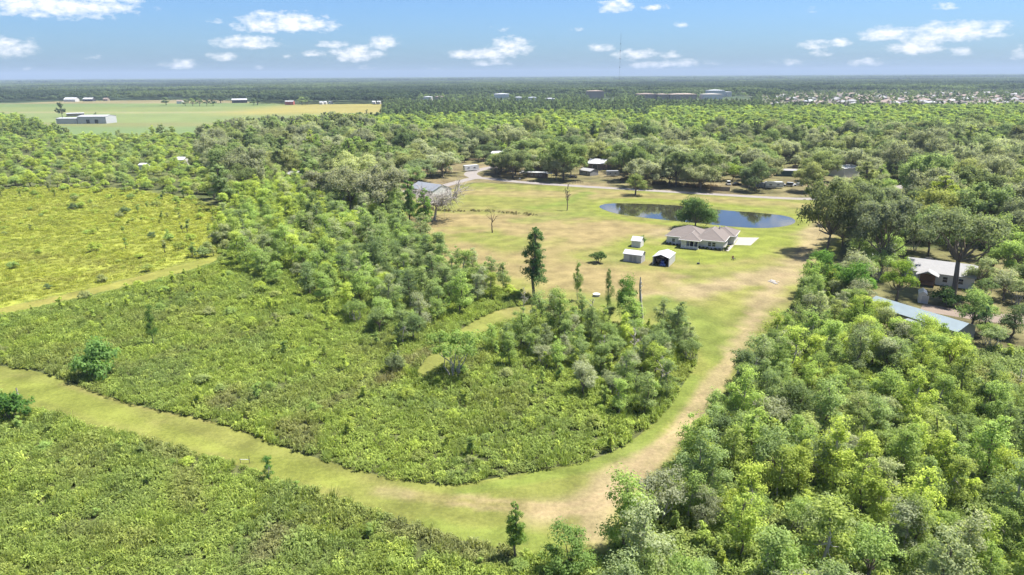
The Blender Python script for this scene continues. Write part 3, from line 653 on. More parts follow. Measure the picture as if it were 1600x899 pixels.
def sample(poly, dens, rng=RNG):
    x0, y0 = poly.min(0); x1, y1 = poly.max(0); n = int((x1 - x0) * (y1 - y0) * dens)
    p = np.c_[rng.uniform(x0, x1, n), rng.uniform(y0, y1, n)]; return p[inside(poly, p[:, 0], p[:, 1])]
def in_view(x, y, m=60):
    return (np.abs(x) < .80 * y + m) & (y > 28)
def mixc(a, b, t): return np.asarray(a)[None] * (1 - t[:, None]) + np.asarray(b)[None] * t[:, None]
# foliage colours (base colours, not the sunlit look)
YEL, BRI, MID, DRK, GRY, OLV, VDK = (.36, .43, .10), (.275, .37, .115), (.235, .305, .13), (.15, .205, .10), (.315, .34, .225), (.30, .33, .15), (.075, .11, .07)

# ------------------------------------------------------------------ undergrowth (uncountable)
def brown_mix(x, y, c):
    n = fbm(x, y, 3, 77)
    for line, w, s, col in BROWN:
        a = (.55 * s * sstep(w * 1.3, w * .3, pdist(line, x, y) + (n - .5) * w))[:, None]; c = c * (1 - a) + col[None] * a
    return c
def edge_drop(polys, x, y, m):
    d = np.full(len(x), 1e9)
    for p in polys: d = np.minimum(d, pdist(np.vstack([p, p[:1]]), x, y))
    return d
def brush(name, poly, dens, base, s0, kinds, label, excl=(), seed=1, tall=1.0, shade=1.0):
    rg = np.random.default_rng(seed); p = sample(poly, dens, rg); x, y = p.T
    k = in_view(x, y, 40)
    for e in excl: k &= ~inside(e, x, y)
    x, y = x[k], y[k]; n = len(x); big = fbm(x, y, 14, 41); sm = fbm(x, y, 3.5, 43)
    t = mixc(base[0], base[1], np.clip((big - .5) * 3 + .5, 0, 1)); t = t * (1 - sm[:, None] * .5) + np.array(base[2])[None] * sm[:, None] * .5
    pop = (rg.random(n) < .06 + .10 * sstep(.5, .7, fbm(x, y, 6, 55)))[:, None]; t = np.where(pop, np.array(YEL)[None] * 1.15, t)
    dk = sstep(.5, .72, fbm(x, y, 7, 47))[:, None] * .3 * shade; t = t * (1 - dk) + np.array(DRK)[None] * 1.1 * dk
    ol = sstep(.52, .7, fbm(x, y, 10, 49))[:, None] * .3 * shade; t = t * (1 - ol) + np.array((.26, .25, .11))[None] * ol
    t = brown_mix(x, y, t) * rg.uniform(.66, 1.12, (n, 1)) * .9
    idx = np.array(kinds)[rg.integers(0, len(kinds), n)]
    br = t[:, 0] > t[:, 1] * 1.02; idx = np.where(br & (rg.random(n) < .7), np.array(WEED)[rg.integers(0, 2, n)], idx)
    hv = fbm(x, y, 5, 51); s = s0 * rg.uniform(.6, 1.3, n) * (.75 + .5 * sm); z = s * tall * (.4 + 1.35 * hv) * np.clip(pdist(np.vstack([P_TRAIL, P_TRAIL[:1]]), x, y) / 5, .3, 1)
    return scatter(name, np.c_[x, y, np.zeros(n)], idx, rg.uniform(0, 6.28, n), np.c_[s, s, z], t, BRUSH_COLL, label, 'undergrowth')
brush('fern_undergrowth', P_BRUSH_B, 3.6, ((.285, .37, .085), (.24, .32, .09), YEL), .95, FERN + FERN + FORB + FORB + WEED, 'bright green fern and weed growth below the winding grass track', seed=1)
brush('leafy_undergrowth', P_BRUSH_C, 2.5, ((.285, .37, .085), (.24, .32, .09), YEL), 1.0, FERN + FERN + FORB + FORB + WEED, 'low leafy growth filling the block between the grass tracks and the field', (P_STRIP, P_TRAIL), 2)
brush('wood_undergrowth', P_RIGHT, 2.6, (BRI, MID, YEL), 1.3, FORB + FERN, 'mixed weeds and ferns under the dense young wood beside the sandy track', (), 3)
brush('meadow_grass', P_MEADOW, .7, ((.405, .445, .075), (.36, .41, .085), (.40, .39, .14)), 1.0, TG + TG + FORB, 'tall yellow-green grass of the open meadow beyond the pale trail', (P_TRAIL,), 4, .7, 0.1)
# weeds along the old fence line in the dry field
ln = smooth(W([(668, 327), (700, 331), (738, 330), (790, 333), (835, 337)]), 1, False); rg = np.random.default_rng(5)
ln = ln[:]; seg = np.minimum((rg.random(150) ** 1.6 * (len(ln) - 1)).astype(int), len(ln) - 2); tt = rg.random(150)[:, None]; pp = ln[seg] * (1 - tt) + ln[seg + 1] * tt + rg.normal(size=(150, 2)) * .7
scatter('fence_line_weeds', np.c_[pp, np.zeros(150)], rg.choice(FORB + WEED, 150), rg.uniform(0, 6, 150), rg.uniform(.3, 1.0, 150), mixc((.12, .12, .05), (.17, .14, .09), rg.random(150)), BRUSH_COLL, 'dark line of weeds crossing the dry mown field', 'weeds')
ln = smooth(W([(975, 283), (1030, 288), (1075, 292), (1120, 297)]), 1, False); seg = rg.integers(0, len(ln) - 1, 170); tt = rg.random(170)[:, None]; pp = ln[seg] * (1 - tt) + ln[seg + 1] * tt + rg.normal(size=(170, 2)) * 1.2
scatter('roadside_weeds', np.c_[pp, np.zeros(170)], rg.choice(FORB + WEED, 170), rg.uniform(0, 6, 170), rg.uniform(1.0, 2.4, 170), mixc((.12, .11, .05), (.18, .12, .09), rg.random(170)), BRUSH_COLL, 'brown weeds and brush along the far side of the road', 'weeds')

# ------------------------------------------------------------------ trees and shrubs: where they stand
CAND = []      # x, y, shape, sxy, sz, rz, tint, zone, label, group
def addc(x, y, shape, sxy, sz, tint, zone, label=None, rz=None, name=None, keep=False):
    if not keep and zone in ('brush', 'meadow', 'grove', 'thicket'):
        a, b = np.array([x]), np.array([y]); h = PROTO[shape]['H'] * sz
        for P in (P_TRAIL, P_STRIP):               # mown ground stays open
            if inside(P, a, b)[0] or (y < P[:, 1].max() and pdist(np.vstack([P, P[:1]]), a, b)[0] < min(5.0, .9 * h)): return
    CAND.append(dict(x=float(x), y=float(y), p=shape, sxy=float(sxy), sz=float(sz), rz=random.uniform(0, 6.28) if rz is None else rz, tint=tuple(float(c) for c in tint), zone=zone, label=label, name=name, keep=keep))
def jgrid(poly, sp, rng, jit=.42):
    x0, y0 = poly.min(0); x1, y1 = poly.max(0); X, Y = np.meshgrid(np.arange(x0, x1, sp), np.arange(y0, y1, sp)); X = X.ravel(); Y = Y.ravel()
    X = X + rng.uniform(-jit, jit, X.size) * sp; Y = Y + rng.uniform(-jit, jit, Y.size) * sp; k = inside(poly, X, Y) & in_view(X, Y, 8); return X[k], Y[k]
def pick(cols, w):
    c = np.array(cols[random.choices(range(len(cols)), w)[0]]); d = np.array(cols[random.choices(range(len(cols)), w)[0]]); t = random.random() * .5
    return (c * (1 - t) + d * t) * random.uniform(.82, 1.2)
def fam(f, n): return '%s%d' % (f, random.randrange(n))
rg = np.random.default_rng(21)
# the wood beside the sandy track
edge_r = W(RIGHT_EDGE)
X, Y = jgrid(P_RIGHT, 3.8, rg); dn = fbm(X, Y, 16, 61); ed = pdist(edge_r, X, Y)
for x, y, d, e in zip(X, Y, dn, ed):
    px, py, _ = proj(x, y, 0)
    if e < 1.2: continue
    if d < .30 and e > 8 and random.random() < .7:
        if random.random() < .5: addc(x, y, fam('sapling', 4), random.uniform(.8, 1.2), random.uniform(.7, 1.2), pick([YEL, BRI], [2, 1]), 'wood')
        continue
    q = random.random()
    if px > 1500 and 560 < py < 640 and q < .75: continue
    near = e < 7
    col = pick([BRI, MID, YEL, DRK, GRY], [4, 2.6, 1.3 if near else 3.6, 1.8 if near else .4, 1.0])
    if px > 1335 and px < 1520 and py < 590: s = random.uniform(.7, 1.1); addc(x, y, fam('round', 4), s, s, col, 'wood')
    elif q < .60: s = random.uniform(.75, 1.3); addc(x, y, fam('young', 5), s * random.uniform(.95, 1.25), s, col, 'wood')
    elif q < .72: s = random.uniform(.6, 1.0); addc(x, y, fam('round', 4), s, s * random.uniform(.95, 1.3), col, 'wood')
    elif q < .87: s = random.uniform(.65, 1.1); addc(x, y, fam('myrtle', 3), s, s, pick([GRY, MID, BRI], [3, 2, 2]), 'wood')
    elif q < .95: s = random.uniform(.8, 1.3); addc(x, y, fam('sapling', 4), s, s, pick([YEL, BRI], [2, 2]), 'wood')
    elif y > 78: s = random.uniform(.5, .85); addc(x, y, fam('dead', 3), s, s, GRY, 'wood')
X, Y = jgrid(P_RIGHT, 4.6, rg)
for x, y in zip(X, Y):
    if random.random() < .55: s = random.uniform(.5, 1.15); addc(x, y, fam('shrub', 4), s, s, pick([YEL, BRI, MID], [2, 3, 1]), 'wood')
# the grove between trail and field
P_G1 = W([(345, 400), (350, 330), (420, 292), (520, 300), (622, 325), (632, 352), (655, 385), (700, 417), (790, 457), (760, 482), (700, 522), (660, 545), (610, 540), (540, 500), (430, 450)])
X, Y = jgrid(P_G1, 4.0, rg); dn = fbm(X, Y, 14, 62)
for x, y, d in zip(X, Y, dn):
    px, py, _ = proj(x, y, 0)
    if d < .33 and random.random() < .7: continue
    lf = sstep(640, 420, px)
    dense = 1 if (px > 430 + (py - 380) * .8) else .6
    if random.random() > dense: continue
    col = pick([YEL, BRI, MID, DRK, GRY], [.4 + 3 * lf, 3, 3 - 2 * lf, 1.6 - 1.4 * lf, .9]); q = random.random(); small = .95 if py > 430 else 1.12
    if q < .46: s = random.uniform(.75, 1.3) * small; addc(x, y, fam('young', 5), s * 1.15, s, col, 'grove')
    elif q < .75: s = random.uniform(.6, 1.0) * small; addc(x, y, fam('round', 4), s, s, col, 'grove')
    elif q < .9: s = random.uniform(.6, 1.0) * small; addc(x, y, fam('myrtle', 3), s, s, col, 'grove')
    else: s = random.uniform(.8, 1.4); addc(x, y, fam('sapling', 4), s, s, pick([YEL, BRI], [3, 1]), 'grove')
# thicket inside the bend of the track
P_G2 = W([(735, 585), (770, 520), (800, 505), (840, 490), (895, 496), (1000, 518), (1060, 520), (1084, 560), (1058, 606), (1030, 640), (985, 668), (930, 640), (880, 600), (820, 575)])
X, Y = jgrid(P_G2, 3.3, rg)
for x, y in zip(X, Y):
    px, py, _ = proj(x, y, 0); w = sstep(780, 1000, px)
    if random.random() > .6 + .4 * w: continue
    if inside(P_STRIP, np.array([x]), np.array([y]))[0]: continue
    q = random.random(); back = py < 545; col = pick([BRI, MID, GRY, DRK, YEL], [3, 3, 1.5, 1.2 if (back or px > 1000) else .2, 1])
    if q < .5: s = random.uniform(.65, 1.1) * (1.2 if back else .85); addc(x, y, fam('young', 5), s * 1.05, s, col, 'thicket')
    elif q < .6: s = random.uniform(.55, .85); addc(x, y, fam('round', 4), s, s, col, 'thicket')
    elif q < .78: s = random.uniform(.5, .85); addc(x, y, fam('myrtle', 3), s, s, pick([GRY, MID], [1, 1]), 'thicket')
    elif q < .95: s = random.uniform(.8, 1.3); addc(x, y, fam('sapling', 4), s, s, pick([YEL, BRI], [1, 1]), 'thicket')
    else: s = random.uniform(.5, .9); addc(x, y, fam('dead', 3), s, s, GRY, 'thicket')
# shrubs scattered through the low growth
X, Y = jgrid(P_BRUSH_C, 4.2, rg, .5); dn = fbm(X, Y, 12, 63)
for x, y, d in zip(X, Y, dn):
    a = np.array([x]); b = np.array([y]); px, py, _ = proj(x, y, 0)
    if inside(P_STRIP, a, b)[0] or inside(P_G1, a, b)[0] or inside(P_G2, a, b)[0] or inside(P_TRAIL, a, b)[0]: continue
    up = py < 520; right = px > 700
    if random.random() > (.85 if py < 490 else .6 if up else .42 if right else .22) * (.5 + d): continue
    if random.random() < .5: s = random.uniform(.5, 1.1); addc(x, y, fam('shrub', 4), s, s, pick([BRI, YEL, OLV], [2, 2, 1]), 'brush')
    else: s = random.uniform(.5, 1.05); addc(x, y, fam('sapling', 4), s, s, pick([YEL, BRI], [3, 1]), 'brush')
X, Y = jgrid(P_BRUSH_B, 3.6, rg, .5)
for x, y in zip(X, Y):
    if random.random() > .26: continue
    s = random.uniform(.35, .8); addc(x, y, fam('shrub', 4) if random.random() < .5 else fam('sapling', 4), s, s * random.uniform(.7, 1), pick([YEL, BRI, MID], [3, 2, 1]), 'low')
X, Y = jgrid(P_MEADOW, 5.5, rg, .5); ed = pdist(W([(-260, 330), (-60, 300), (60, 292), (200, 296), (310, 312), (350, 330), (345, 400)]), X, Y)
for x, y, e in zip(X, Y, ed):
    if random.random() > .75 * math.exp(-e / 14.0): continue
    s = random.uniform(.7, 1.5); addc(x, y, fam('shrub', 4) if random.random() < .6 else fam('sapling', 4), s, s, pick([YEL, BRI, OLV], [3, 2, 1]), 'meadow')
X, Y = jgrid(P_MEADOW, 4.5, rg, .5); cl = fbm(X, Y, 16, 66)
for x, y, c_ in zip(X, Y, cl):
    if c_ < .6 or random.random() < .6: continue
    s = random.uniform(.4, .95); addc(x, y, fam('shrub', 4) if random.random() < .7 else fam('sapling', 4), s * 1.2, s * .8, pick([YEL, OLV, BRI], [4, 1, 1.5]), 'meadow')
X, Y = jgrid(P_MEADOW, 13, rg, .5)
for x, y in zip(X, Y):
    if random.random() > .22: continue
    s = random.uniform(.6, 1.3); addc(x, y, fam('shrub', 4) if random.random() < .6 else fam('sapling', 4), s, s, pick([MID, BRI, YEL, DRK], [2, 2, 1, 1]), 'meadow')
for (a, b, s, col) in [(160, 441, 1.0, OLV), (135, 468, 1.1, OLV), (225, 432, 1.6, BRI), (290, 408, 1.3, OLV), (318, 402, 1.5, MID), (268, 420, 1.1, OLV), (355, 392, 1.6, OLV), (30, 478, .8, OLV), (70, 470, .8, DRK), (115, 328, 1.3, DRK), (195, 335, 1.5, DRK), (237, 372, 1.0, DRK), (265, 376, 1.2, BRI), (100, 462, .8, OLV), (185, 445, .8, OLV), (245, 430, 1.2, OLV), (400, 395, 1.8, GRY), (340, 380, 1.8, GRY)]:
    p = gp(a, b); addc(p.x, p.y, fam('shrub', 4), s, s, np.array(col) * random.uniform(.9, 1.1), 'meadow')
# single trees and bushes that can be pointed at: label, name, shape, base px, base py, top py, crown width px, colour
def solo(label, name, shape, bx, by, ty, wpx, col, zone='solo', rz=None):
    p = gp(bx, by); h = height_for(p, ty); dep = proj(p.x, p.y, h * .6)[2]; pr = PROTO[shape]
    addc(p.x, p.y, shape, wpx / FPX * dep / 2 / pr['R'], h / pr['H'], col, zone, label, rz, name, True)
solo('round dark green tree between the brown-roofed house and the pond', 'shade_tree', 'shade', 1086, 358, 310, 66, (.12, .19, .07))
solo('small olive tree casting shade beside the road above the pond', 'roadside_tree', 'round2', 993, 306, 270, 40, (0.204, 0.250, 0.093))
solo('slim leafless tree standing alone in the field near the pond tip', 'bare_tree', 'bare_slim', 886, 329, 285, 14, GRY)
solo('dead forked tree with dark trunk in the dry field', 'dead_tree', 'bare_fork', 769, 364, 324, 26, GRY)
solo('large grey twiggy oak almost leafless at the field corner', 'leafless_oak', 'twiggy', 679, 345, 268, 92, GRY)
solo('leaning tree wrapped in green vines below the leafless oak', 'vine_covered_tree', 'tall1', 664, 362, 296, 34, (0.167, 0.278, 0.065))
solo('vine-clad tree with mossy crown at the edge of the grove', 'mossy_tree', 'tall2', 640, 358, 280, 34, (0.148, 0.241, 0.074))
solo('tall ragged dark tree rising above the grove by the dry field', 'tall_tree', 'tall0', 835, 468, 352, 52, (0.102, 0.176, 0.065))
solo('slender green tree beside the tall ragged tree', 'slender_tree', 'young1', 902, 470, 410, 20, (0.130, 0.222, 0.056))
solo('dark narrow tree at the far edge of the thicket', 'narrow_tree', 'young2', 950, 490, 420, 18, (0.111, 0.185, 0.056))
solo('full green tree near the white well cover', 'green_tree', 'round3', 978, 512, 428, 44, (0.130, 0.231, 0.056))
solo('bare grey snag standing among the thicket trees', 'dead_snag', 'snag', 1001, 508, 433, 12, GRY)
solo('grey dead spire beside the tall ragged tree', 'dead_snag', 'dead1', 818, 490, 448, 16, GRY)
solo('broad multi-stemmed tree with pale trunks beside the mown strip', 'multi_stem_tree', 'myrtle1', 710, 590, 515, 88, (0.222, 0.315, 0.093))
solo('thin young tree leaning over the track with a bare stem', 'young_tree', 'tall1', 806, 874, 784, 40, (0.167, 0.259, 0.065))
solo('round bush-like tree at the end of the low fern growth', 'bushy_tree', 'round0', 888, 905, 824, 92, (0.185, 0.278, 0.083))
solo('dark conical tree in the ferns beside the track', 'conical_tree', 'young3', 421, 752, 712, 26, (0.111, 0.222, 0.056))
solo('dark upright sapling alone in the ferny ground', 'upright_tree', 'young4', 240, 540, 478, 22, (0.093, 0.167, 0.046))
solo('wide green bush in the low growth near the track bend', 'bush', 'shrub0', 155, 590, 530, 72, (0.167, 0.278, 0.083))
solo('dark clump of bushes at the mouth of the grass track', 'bush', 'shrub1', 15, 660, 612, 70, (0.093, 0.185, 0.046))
solo('round dark bush alone in the field by the long white shed', 'bush', 'shrub2', 935, 411, 391, 29, (0.102, 0.157, 0.056))
solo('small green bush behind the small white shed', 'bush', 'shrub3', 1003, 382, 367, 14, (0.111, 0.204, 0.056))
solo('olive hedge bush beside the purple-brown dead brush', 'bush', 'shrub3', 618, 582, 548, 38, (0.185, 0.222, 0.111))
solo('large grey mossy oak beside the leafless oak', 'mossy_oak', 'oak3', 596, 345, 256, 92, (.27, .28, .19))
solo('grey oak half hidden behind the yellow-green grove', 'mossy_oak', 'oak0', 548, 332, 258, 84, (.27, .285, .185))
solo('pale grey twiggy tree over the dark barn', 'mossy_oak', 'oak1', 500, 318, 264, 70, (.26, .27, .18))
solo('tall dark-trunked oak at the field edge above the track', 'live_oak', 'oak0', 1292, 395, 276, 96, (0.157, 0.185, 0.093))
solo('grey mossy oak leaning beside the grey-roofed neighbour house', 'live_oak', 'oak1', 1375, 428, 305, 120, (0.185, 0.213, 0.139))
solo('great spreading oak with thick trunk in front of the grey-roofed house', 'live_oak', 'highoak', 1489, 461, 332, 150, (0.194, 0.231, 0.126))
solo('grey-green oak behind the tall field-edge oak', 'live_oak', 'oak3', 1345, 400, 290, 90, (0.167, 0.204, 0.111))
solo('yellow-green oak above the neighbour house', 'live_oak', 'oak2', 1448, 372, 300, 110, (0.278, 0.305, 0.102), rz=2)
solo('bright bushy tree between the neighbour shed and the field', 'bushy_tree', 'round1', 1400, 470, 405, 56, (0.204, 0.296, 0.056))
solo('green bushy tree at the top of the sandy track', 'bushy_tree', 'round2', 1278, 458, 388, 62, (0.120, 0.222, 0.056))
solo('green tree beside the blue-roofed mobile home', 'bushy_tree', 'round3', 1335, 478, 408, 62, (0.130, 0.241, 0.056))
solo('bright bushy tree against the wall of the blue-roofed mobile home', 'bushy_tree', 'round0', 1400, 552, 498, 60, (.20, .28, .06))
solo('tall green tree at the lane end of the mobile home', 'slender_tree', 'young2', 1462, 566, 506, 40, (.19, .27, .06))
solo('feathery green tree covering the end of the mobile home', 'slender_tree', 'young0', 1340, 530, 456, 50, (.2, .28, .07))
solo('dark young tree standing in the lane beside the mobile home', 'young_tree', 'young0', 1532, 527, 470, 34, (0.111, 0.185, 0.083))
solo('dark green hedge bush before the grey-roofed neighbour house', 'hedge_bush', 'shrub0', 1478, 478, 448, 50, (0.074, 0.130, 0.046))
solo('dark hedge bush beside the pale yard of the neighbour house', 'hedge_bush', 'shrub2', 1525, 486, 456, 44, (0.083, 0.139, 0.046))
for i, (a, b, t, w, cl, ph) in enumerate([(802, 279, 231, 56, (0.185, 0.222, 0.111), 'grey-green roadside oak beside the brown mobile home'), (880, 281, 218, 84, (0.185, 0.241, 0.093), 'broad oak shading the yard of the small grey building'), (775, 272, 245, 40, (0.148, 0.185, 0.093), 'dark low oak at the road junction'),
        (985, 283, 224, 62, (0.167, 0.222, 0.093), 'oak hiding the silver trailer across the road'), (1012, 277, 218, 70, (0.157, 0.194, 0.111), 'tall grey oak behind the dark trailer'), (1056, 292, 234, 72, (0.185, 0.231, 0.111), 'oak with dark trunk over sandy ground by the road'), (1092, 294, 231, 82, (0.176, 0.222, 0.102), 'wide oak behind the weathered board fence'),
        (1190, 291, 243, 70, (0.241, 0.259, 0.148), 'grey mossy oak shading the white travel trailer'), (1167, 300, 275, 24, (0.148, 0.204, 0.093), 'small round tree on the bare ground by the road'), (1268, 300, 270, 40, (0.157, 0.222, 0.093), 'low green tree near the two parked cars'), (950, 262, 228, 30, (0.259, 0.333, 0.074), 'bright green tree behind the white metal roof'), (1034, 286, 246, 40, (.17, .21, .09), 'lower oak beside the black enclosed trailer'), (1145, 283, 255, 40, (0.222, 0.296, 0.074), 'bright bushy tree behind the roadside oaks')]):
    solo(ph, 'oak_tree', ['oak0', 'oak1', 'oak2', 'oak3', 'round0', 'oak1'][i % 6], a, b, t, w, cl)
# more trees among the houses beyond the road
KEEP = [(820, 864, 276, 290), (900, 948, 262, 286), (760, 795, 248, 258), (630, 690, 300, 330), (1208, 1255, 262, 292), (1195, 1225, 288, 305), (940, 972, 272, 290), (1010, 1042, 275, 290), (725, 750, 262, 285), (1105, 1160, 285, 305), (1310, 1345, 274, 300), (1100, 1130, 258, 275), (1225, 1260, 285, 300), (700, 760, 255, 300), (888, 915, 278, 292)]
X, Y = jgrid(P_SETTLE, 10.0, rg)
for x, y in zip(X, Y):
    px, py, _ = proj(x, y, 0)
    if pdist(ROAD, np.array([x]), np.array([y]))[0] < 7 or pdist(ROAD2, np.array([x]), np.array([y]))[0] < 7 or any(a < px < b and c < py < d for a, b, c, d in KEEP): continue
    if py > 284 and random.random() < .6: continue
    s = random.uniform(.75, 1.15); addc(x, y, fam('oak', 4) if random.random() < .6 else fam('round', 4), s * (1 if random.random() < .6 else 1.2), s, pick([GRY, OLV, MID, DRK], [3, 1.5, 2, 1]), 'oaks')
KEEP2 = [(1340, 1500, 470, 560), (1405, 1528, 408, 472), (1425, 1455, 466, 482), (1430, 1640, 478, 515)]
X, Y = jgrid(P_NEIGH, 6.5, rg)
for x, y in zip(X, Y):
    px, py, _ = proj(x, y, 0)
    if any(a < px < b and c < py < d for a, b, c, d in KEEP2) or random.random() < .25: continue
    s = random.uniform(.6, 1.3); o_ = random.random() < .25 and py < 440; addc(x, y, fam('oak', 4) if o_ else fam('round', 4) if random.random() < .7 else fam('myrtle', 3), s * (.7 if o_ else 1.15), s * (.85 if o_ else 1.1), pick([MID, BRI, GRY, DRK], [2, 1.5, 2, 1]), 'yard')
# woods further off
EXCL = [P_FIELD, P_TRACK, P_BRUSH_C, P_BRUSH_B, P_RIGHT, P_MEADOW, P_SETTLE, P_NEIGH, P_FARM, P_TOWN, P_SHOPS, P_TRAIL]
HOUSE_CLEAR = []
def woods(d0, d1, sp):
    Ymax = d1; X, Y = np.meshgrid(np.arange(-.82 * Ymax - 60, .82 * Ymax + 60, sp), np.arange(100, Ymax, sp)); X = X.ravel(); Y = Y.ravel()
    X = X + rg.uniform(-.45, .45, X.size) * sp; Y = Y + rg.uniform(-.45, .45, Y.size) * sp; D = Y.copy()
    k = (D > d0) & (D <= d1) & in_view(X, Y, 40)
    for e in EXCL: k &= ~inside(e, X, Y)
    k &= pdist(ROAD, X, Y) > 6
    return X[k], Y[k], D[k]
FARW = []
for d0, d1, sp in ((150, 420, 7.5), (420, 760, 7.8), (760, 1330, 9.0)):
    X, Y, D = woods(d0, d1, sp); dn = fbm(X, Y, 60, 71); dm = fbm(X, Y, 25, 72); PX = 800 + X / Y * FPX * .955
    for x, y, d, n, n2, px in zip(X, Y, D, dn, dm, PX):
        lod = d > 600; q = random.random(); pre = 'lod' if lod else ''
        if px < 350 and d < 700:       # pale young growth beyond the meadow
            if random.random() < .18: continue
            col = pick([YEL, BRI, MID, OLV], [3, 2, 1 + 2 * (d > 430), 1.5]); s = random.uniform(.6, 1.0)
            if q < .45: addc(x, y, fam('shrub', 4), s * 2.6, s * 2.6, col, 'far_left'); continue
            addc(x, y, (fam('lodyoung', 3) if q < .7 else fam('lodround', 3)) if lod else (fam('young', 5) if q < .6 else fam('round', 4)), s * (1.15 if lod else 1.25), s * (1.15 if lod else 1), col * (.8 if lod else 1), 'far_left')
        elif d < (700 if px < 600 else 540 + 120 * (n - .5)):
            oakish = .6 if n < .55 else .3
            if q < oakish:
                if random.random() < .5: continue
                s = random.choice((random.uniform(.7, .9), random.uniform(.85, 1.35))); addc(x, y, fam('lodoak', 3) if lod else fam('oak', 4), s, s * random.uniform(.95, 1.25), pick([GRY, OLV, DRK, MID], [4, 1.5, 1.2, 1.5]) * (.55 + .7 * n2), 'oaks')
            else:
                s = random.uniform(.75, 1.25); tk = random.random() < .22; addc(x, y, (fam('lodtall', 2) if tk else fam('lodround', 3)) if lod else (fam('tall', 3) if tk else fam('round', 4)), s * (1.15 if tk else 1 if lod else 1.35), s * (.9 if tk else 1.05 if lod else 1.4), pick([MID, BRI, OLV, GRY, YEL, DRK], [3, 2, 2, 1.5, .8, 1.5]) * (.65 + .6 * n2), 'oaks')
        else:
            pine = px > 560 and px < 1000 and d > 780 + 300 * (n - .5) or (d > 960 and px >= 1000)
            if pine: s = random.uniform(.65, .92); addc(x, y, fam('lodtall', 2) if q < .4 else fam('lodround', 3), s * 1.1, s * (1 if q < .4 else 1.2), pick([VDK, DRK, MID], [2, 3, 1]), 'pines')
            else: s = random.uniform(.8, 1.15); addc(x, y, fam('lodyoung', 3) if q < .4 else fam('lodround', 3), s * 1.1, s, pick([BRI, YEL, MID, DRK], [3.5, 2, 2.5, 1.2]) * (.65 + .6 * n2), 'far')
X, Y = jgrid(P_SHOPS, 11, rg)
SHOPX = [(a, b, d) for a, b, d in ((655, 694, 1480), (718, 730, 1500), (768, 800, 1620), (802, 842, 1420), (850, 870, 1370), (912, 950, 1560), (992, 1094, 1490), (1096, 1138, 1460), (1074, 1148, 1640))]
for x, y in zip(X, Y):
    px = 800 + x / y * FPX * .955; d = y
    if any(a < px < b and d < d0 + 34 for a, b, d0 in SHOPX): continue
    q = random.random(); s = random.uniform(.65, .95); addc(x, y, fam('lodtall', 2) if q < .3 else fam('lodround', 3), s * 1.2, s * .85, pick([VDK, DRK, MID], [2, 3, 2]), 'pines')
# farm clumps
for (a, d, h, w, col) in [(89, 930, 20, 13, VDK), (256, 1330, 15, 20, DRK), (286, 1290, 12, 14, DRK), (298, 1285, 14, 14, MID), (309, 1280, 15, 16, DRK), (320, 1275, 13, 14, VDK), (330, 1290, 14, 14, VDK), (303, 1400, 17, 26, VDK), (342, 1420, 16, 26, VDK), (400, 1320, 13, 22, VDK), (394, 1310, 12, 18, DRK), (142, 960, 5, 5, DRK), (369, 760, 5, 4, DRK), (470, 1310, 15, 22, MID), (478, 1320, 15, 20, DRK)]:
    p = gd(a, d); pr = PROTO['lodround0']; addc(p.x, p.y, fam('lodround', 3), w / 2 / pr['R'], h / pr['H'], col, 'farm', keep=False)
# pick the individuals: the ones that show largest from where the photograph was taken
def visible_counts(cands):
    Wb, Hb = 500, 281; occ = np.zeros((Hb, Wb), bool); k = Wb / 1600; order = sorted(range(len(cands)), key=lambda i: cands[i]['x'] ** 2 + cands[i]['y'] ** 2); vis = np.zeros(len(cands), int)
    for i in order:
        c = cands[i]; pr = PROTO[c['p']]; H = pr['H'] * c['sz']; rad = pr['R'] * c['sxy']
        small = c['p'].startswith(('dead', 'bare', 'snag', 'twig'))
        zc = H * (.5 if 'shrub' in c['p'] else .66); hh = H * (.5 if 'shrub' in c['p'] else .36)
        u, v, dep = proj(c['x'], c['y'], zc); rx = rad * FPX / dep * k * (.35 if small else .95); ry = math.hypot(hh * .93, rad * .4) * FPX / dep * k; u *= k; v *= k
        x0, x1, y0, y1 = int(max(0, u - rx)), int(min(Wb, u + rx + 2)), int(max(0, v - ry)), int(min(Hb, v + ry + 2))
        if x0 >= x1 or y0 >= y1: continue
        yy, xx = np.mgrid[y0:y1, x0:x1]; m = ((xx - u) / max(rx, .6)) ** 2 + ((yy - v) / max(ry, .6)) ** 2 <= 1
        sub = occ[y0:y1, x0:x1]; vis[i] = (m & ~sub).sum(); sub |= m
    return vis
VIS = visible_counts(CAND)
def is_shrub(c): return c['p'].startswith(('shrub', 'sapling'))
def tint_word(t):
    r_, g_, b_ = t
    if r_ > .8 * g_ and b_ < .28 * g_: return 'yellow-green'
    if b_ > .42 * g_: return 'grey-green'
    if g_ < .2: return 'dark green'
    if g_ > .27: return 'bright green'
    return 'mid-green'
ZP = {'wood': 'in the dense wood beside the sandy track', 'grove': 'in the grove between the trail and the dry field', 'thicket': 'in the thicket inside the bend of the grass track', 'brush': 'in the low leafy growth within the tracks', 'low': 'in the ferns below the winding grass track', 'meadow': 'in the yellow meadow by the pale trail',
      'far_left': 'in the pale woods beyond the meadow', 'oaks': 'in the oak woods around the settlement', 'pines': 'in the dark woods before the town', 'far': 'in the bright woods before the town', 'farm': 'in the green farm fields', 'yard': 'around the neighbouring yards beside the wood'}
SHP = {'young': ('slender_tree', 'slender leafy tree'), 'round': ('round_tree', 'round-crowned tree'), 'oak': ('oak_tree', 'spreading oak'), 'tall': ('tall_tree', 'tall narrow tree'), 'myrtle': ('multi_stem_tree', 'pale-stemmed bushy tree'), 'shrub': ('shrub', 'rounded shrub'), 'sapling': ('sapling', 'loose upright sapling'), 'dead': ('dead_tree', 'bare dead tree')}
def shape_key(p):
    p = p[3:] if p.startswith('lod') else p
    return next((k for k in SHP if p.startswith(k)), 'dead')
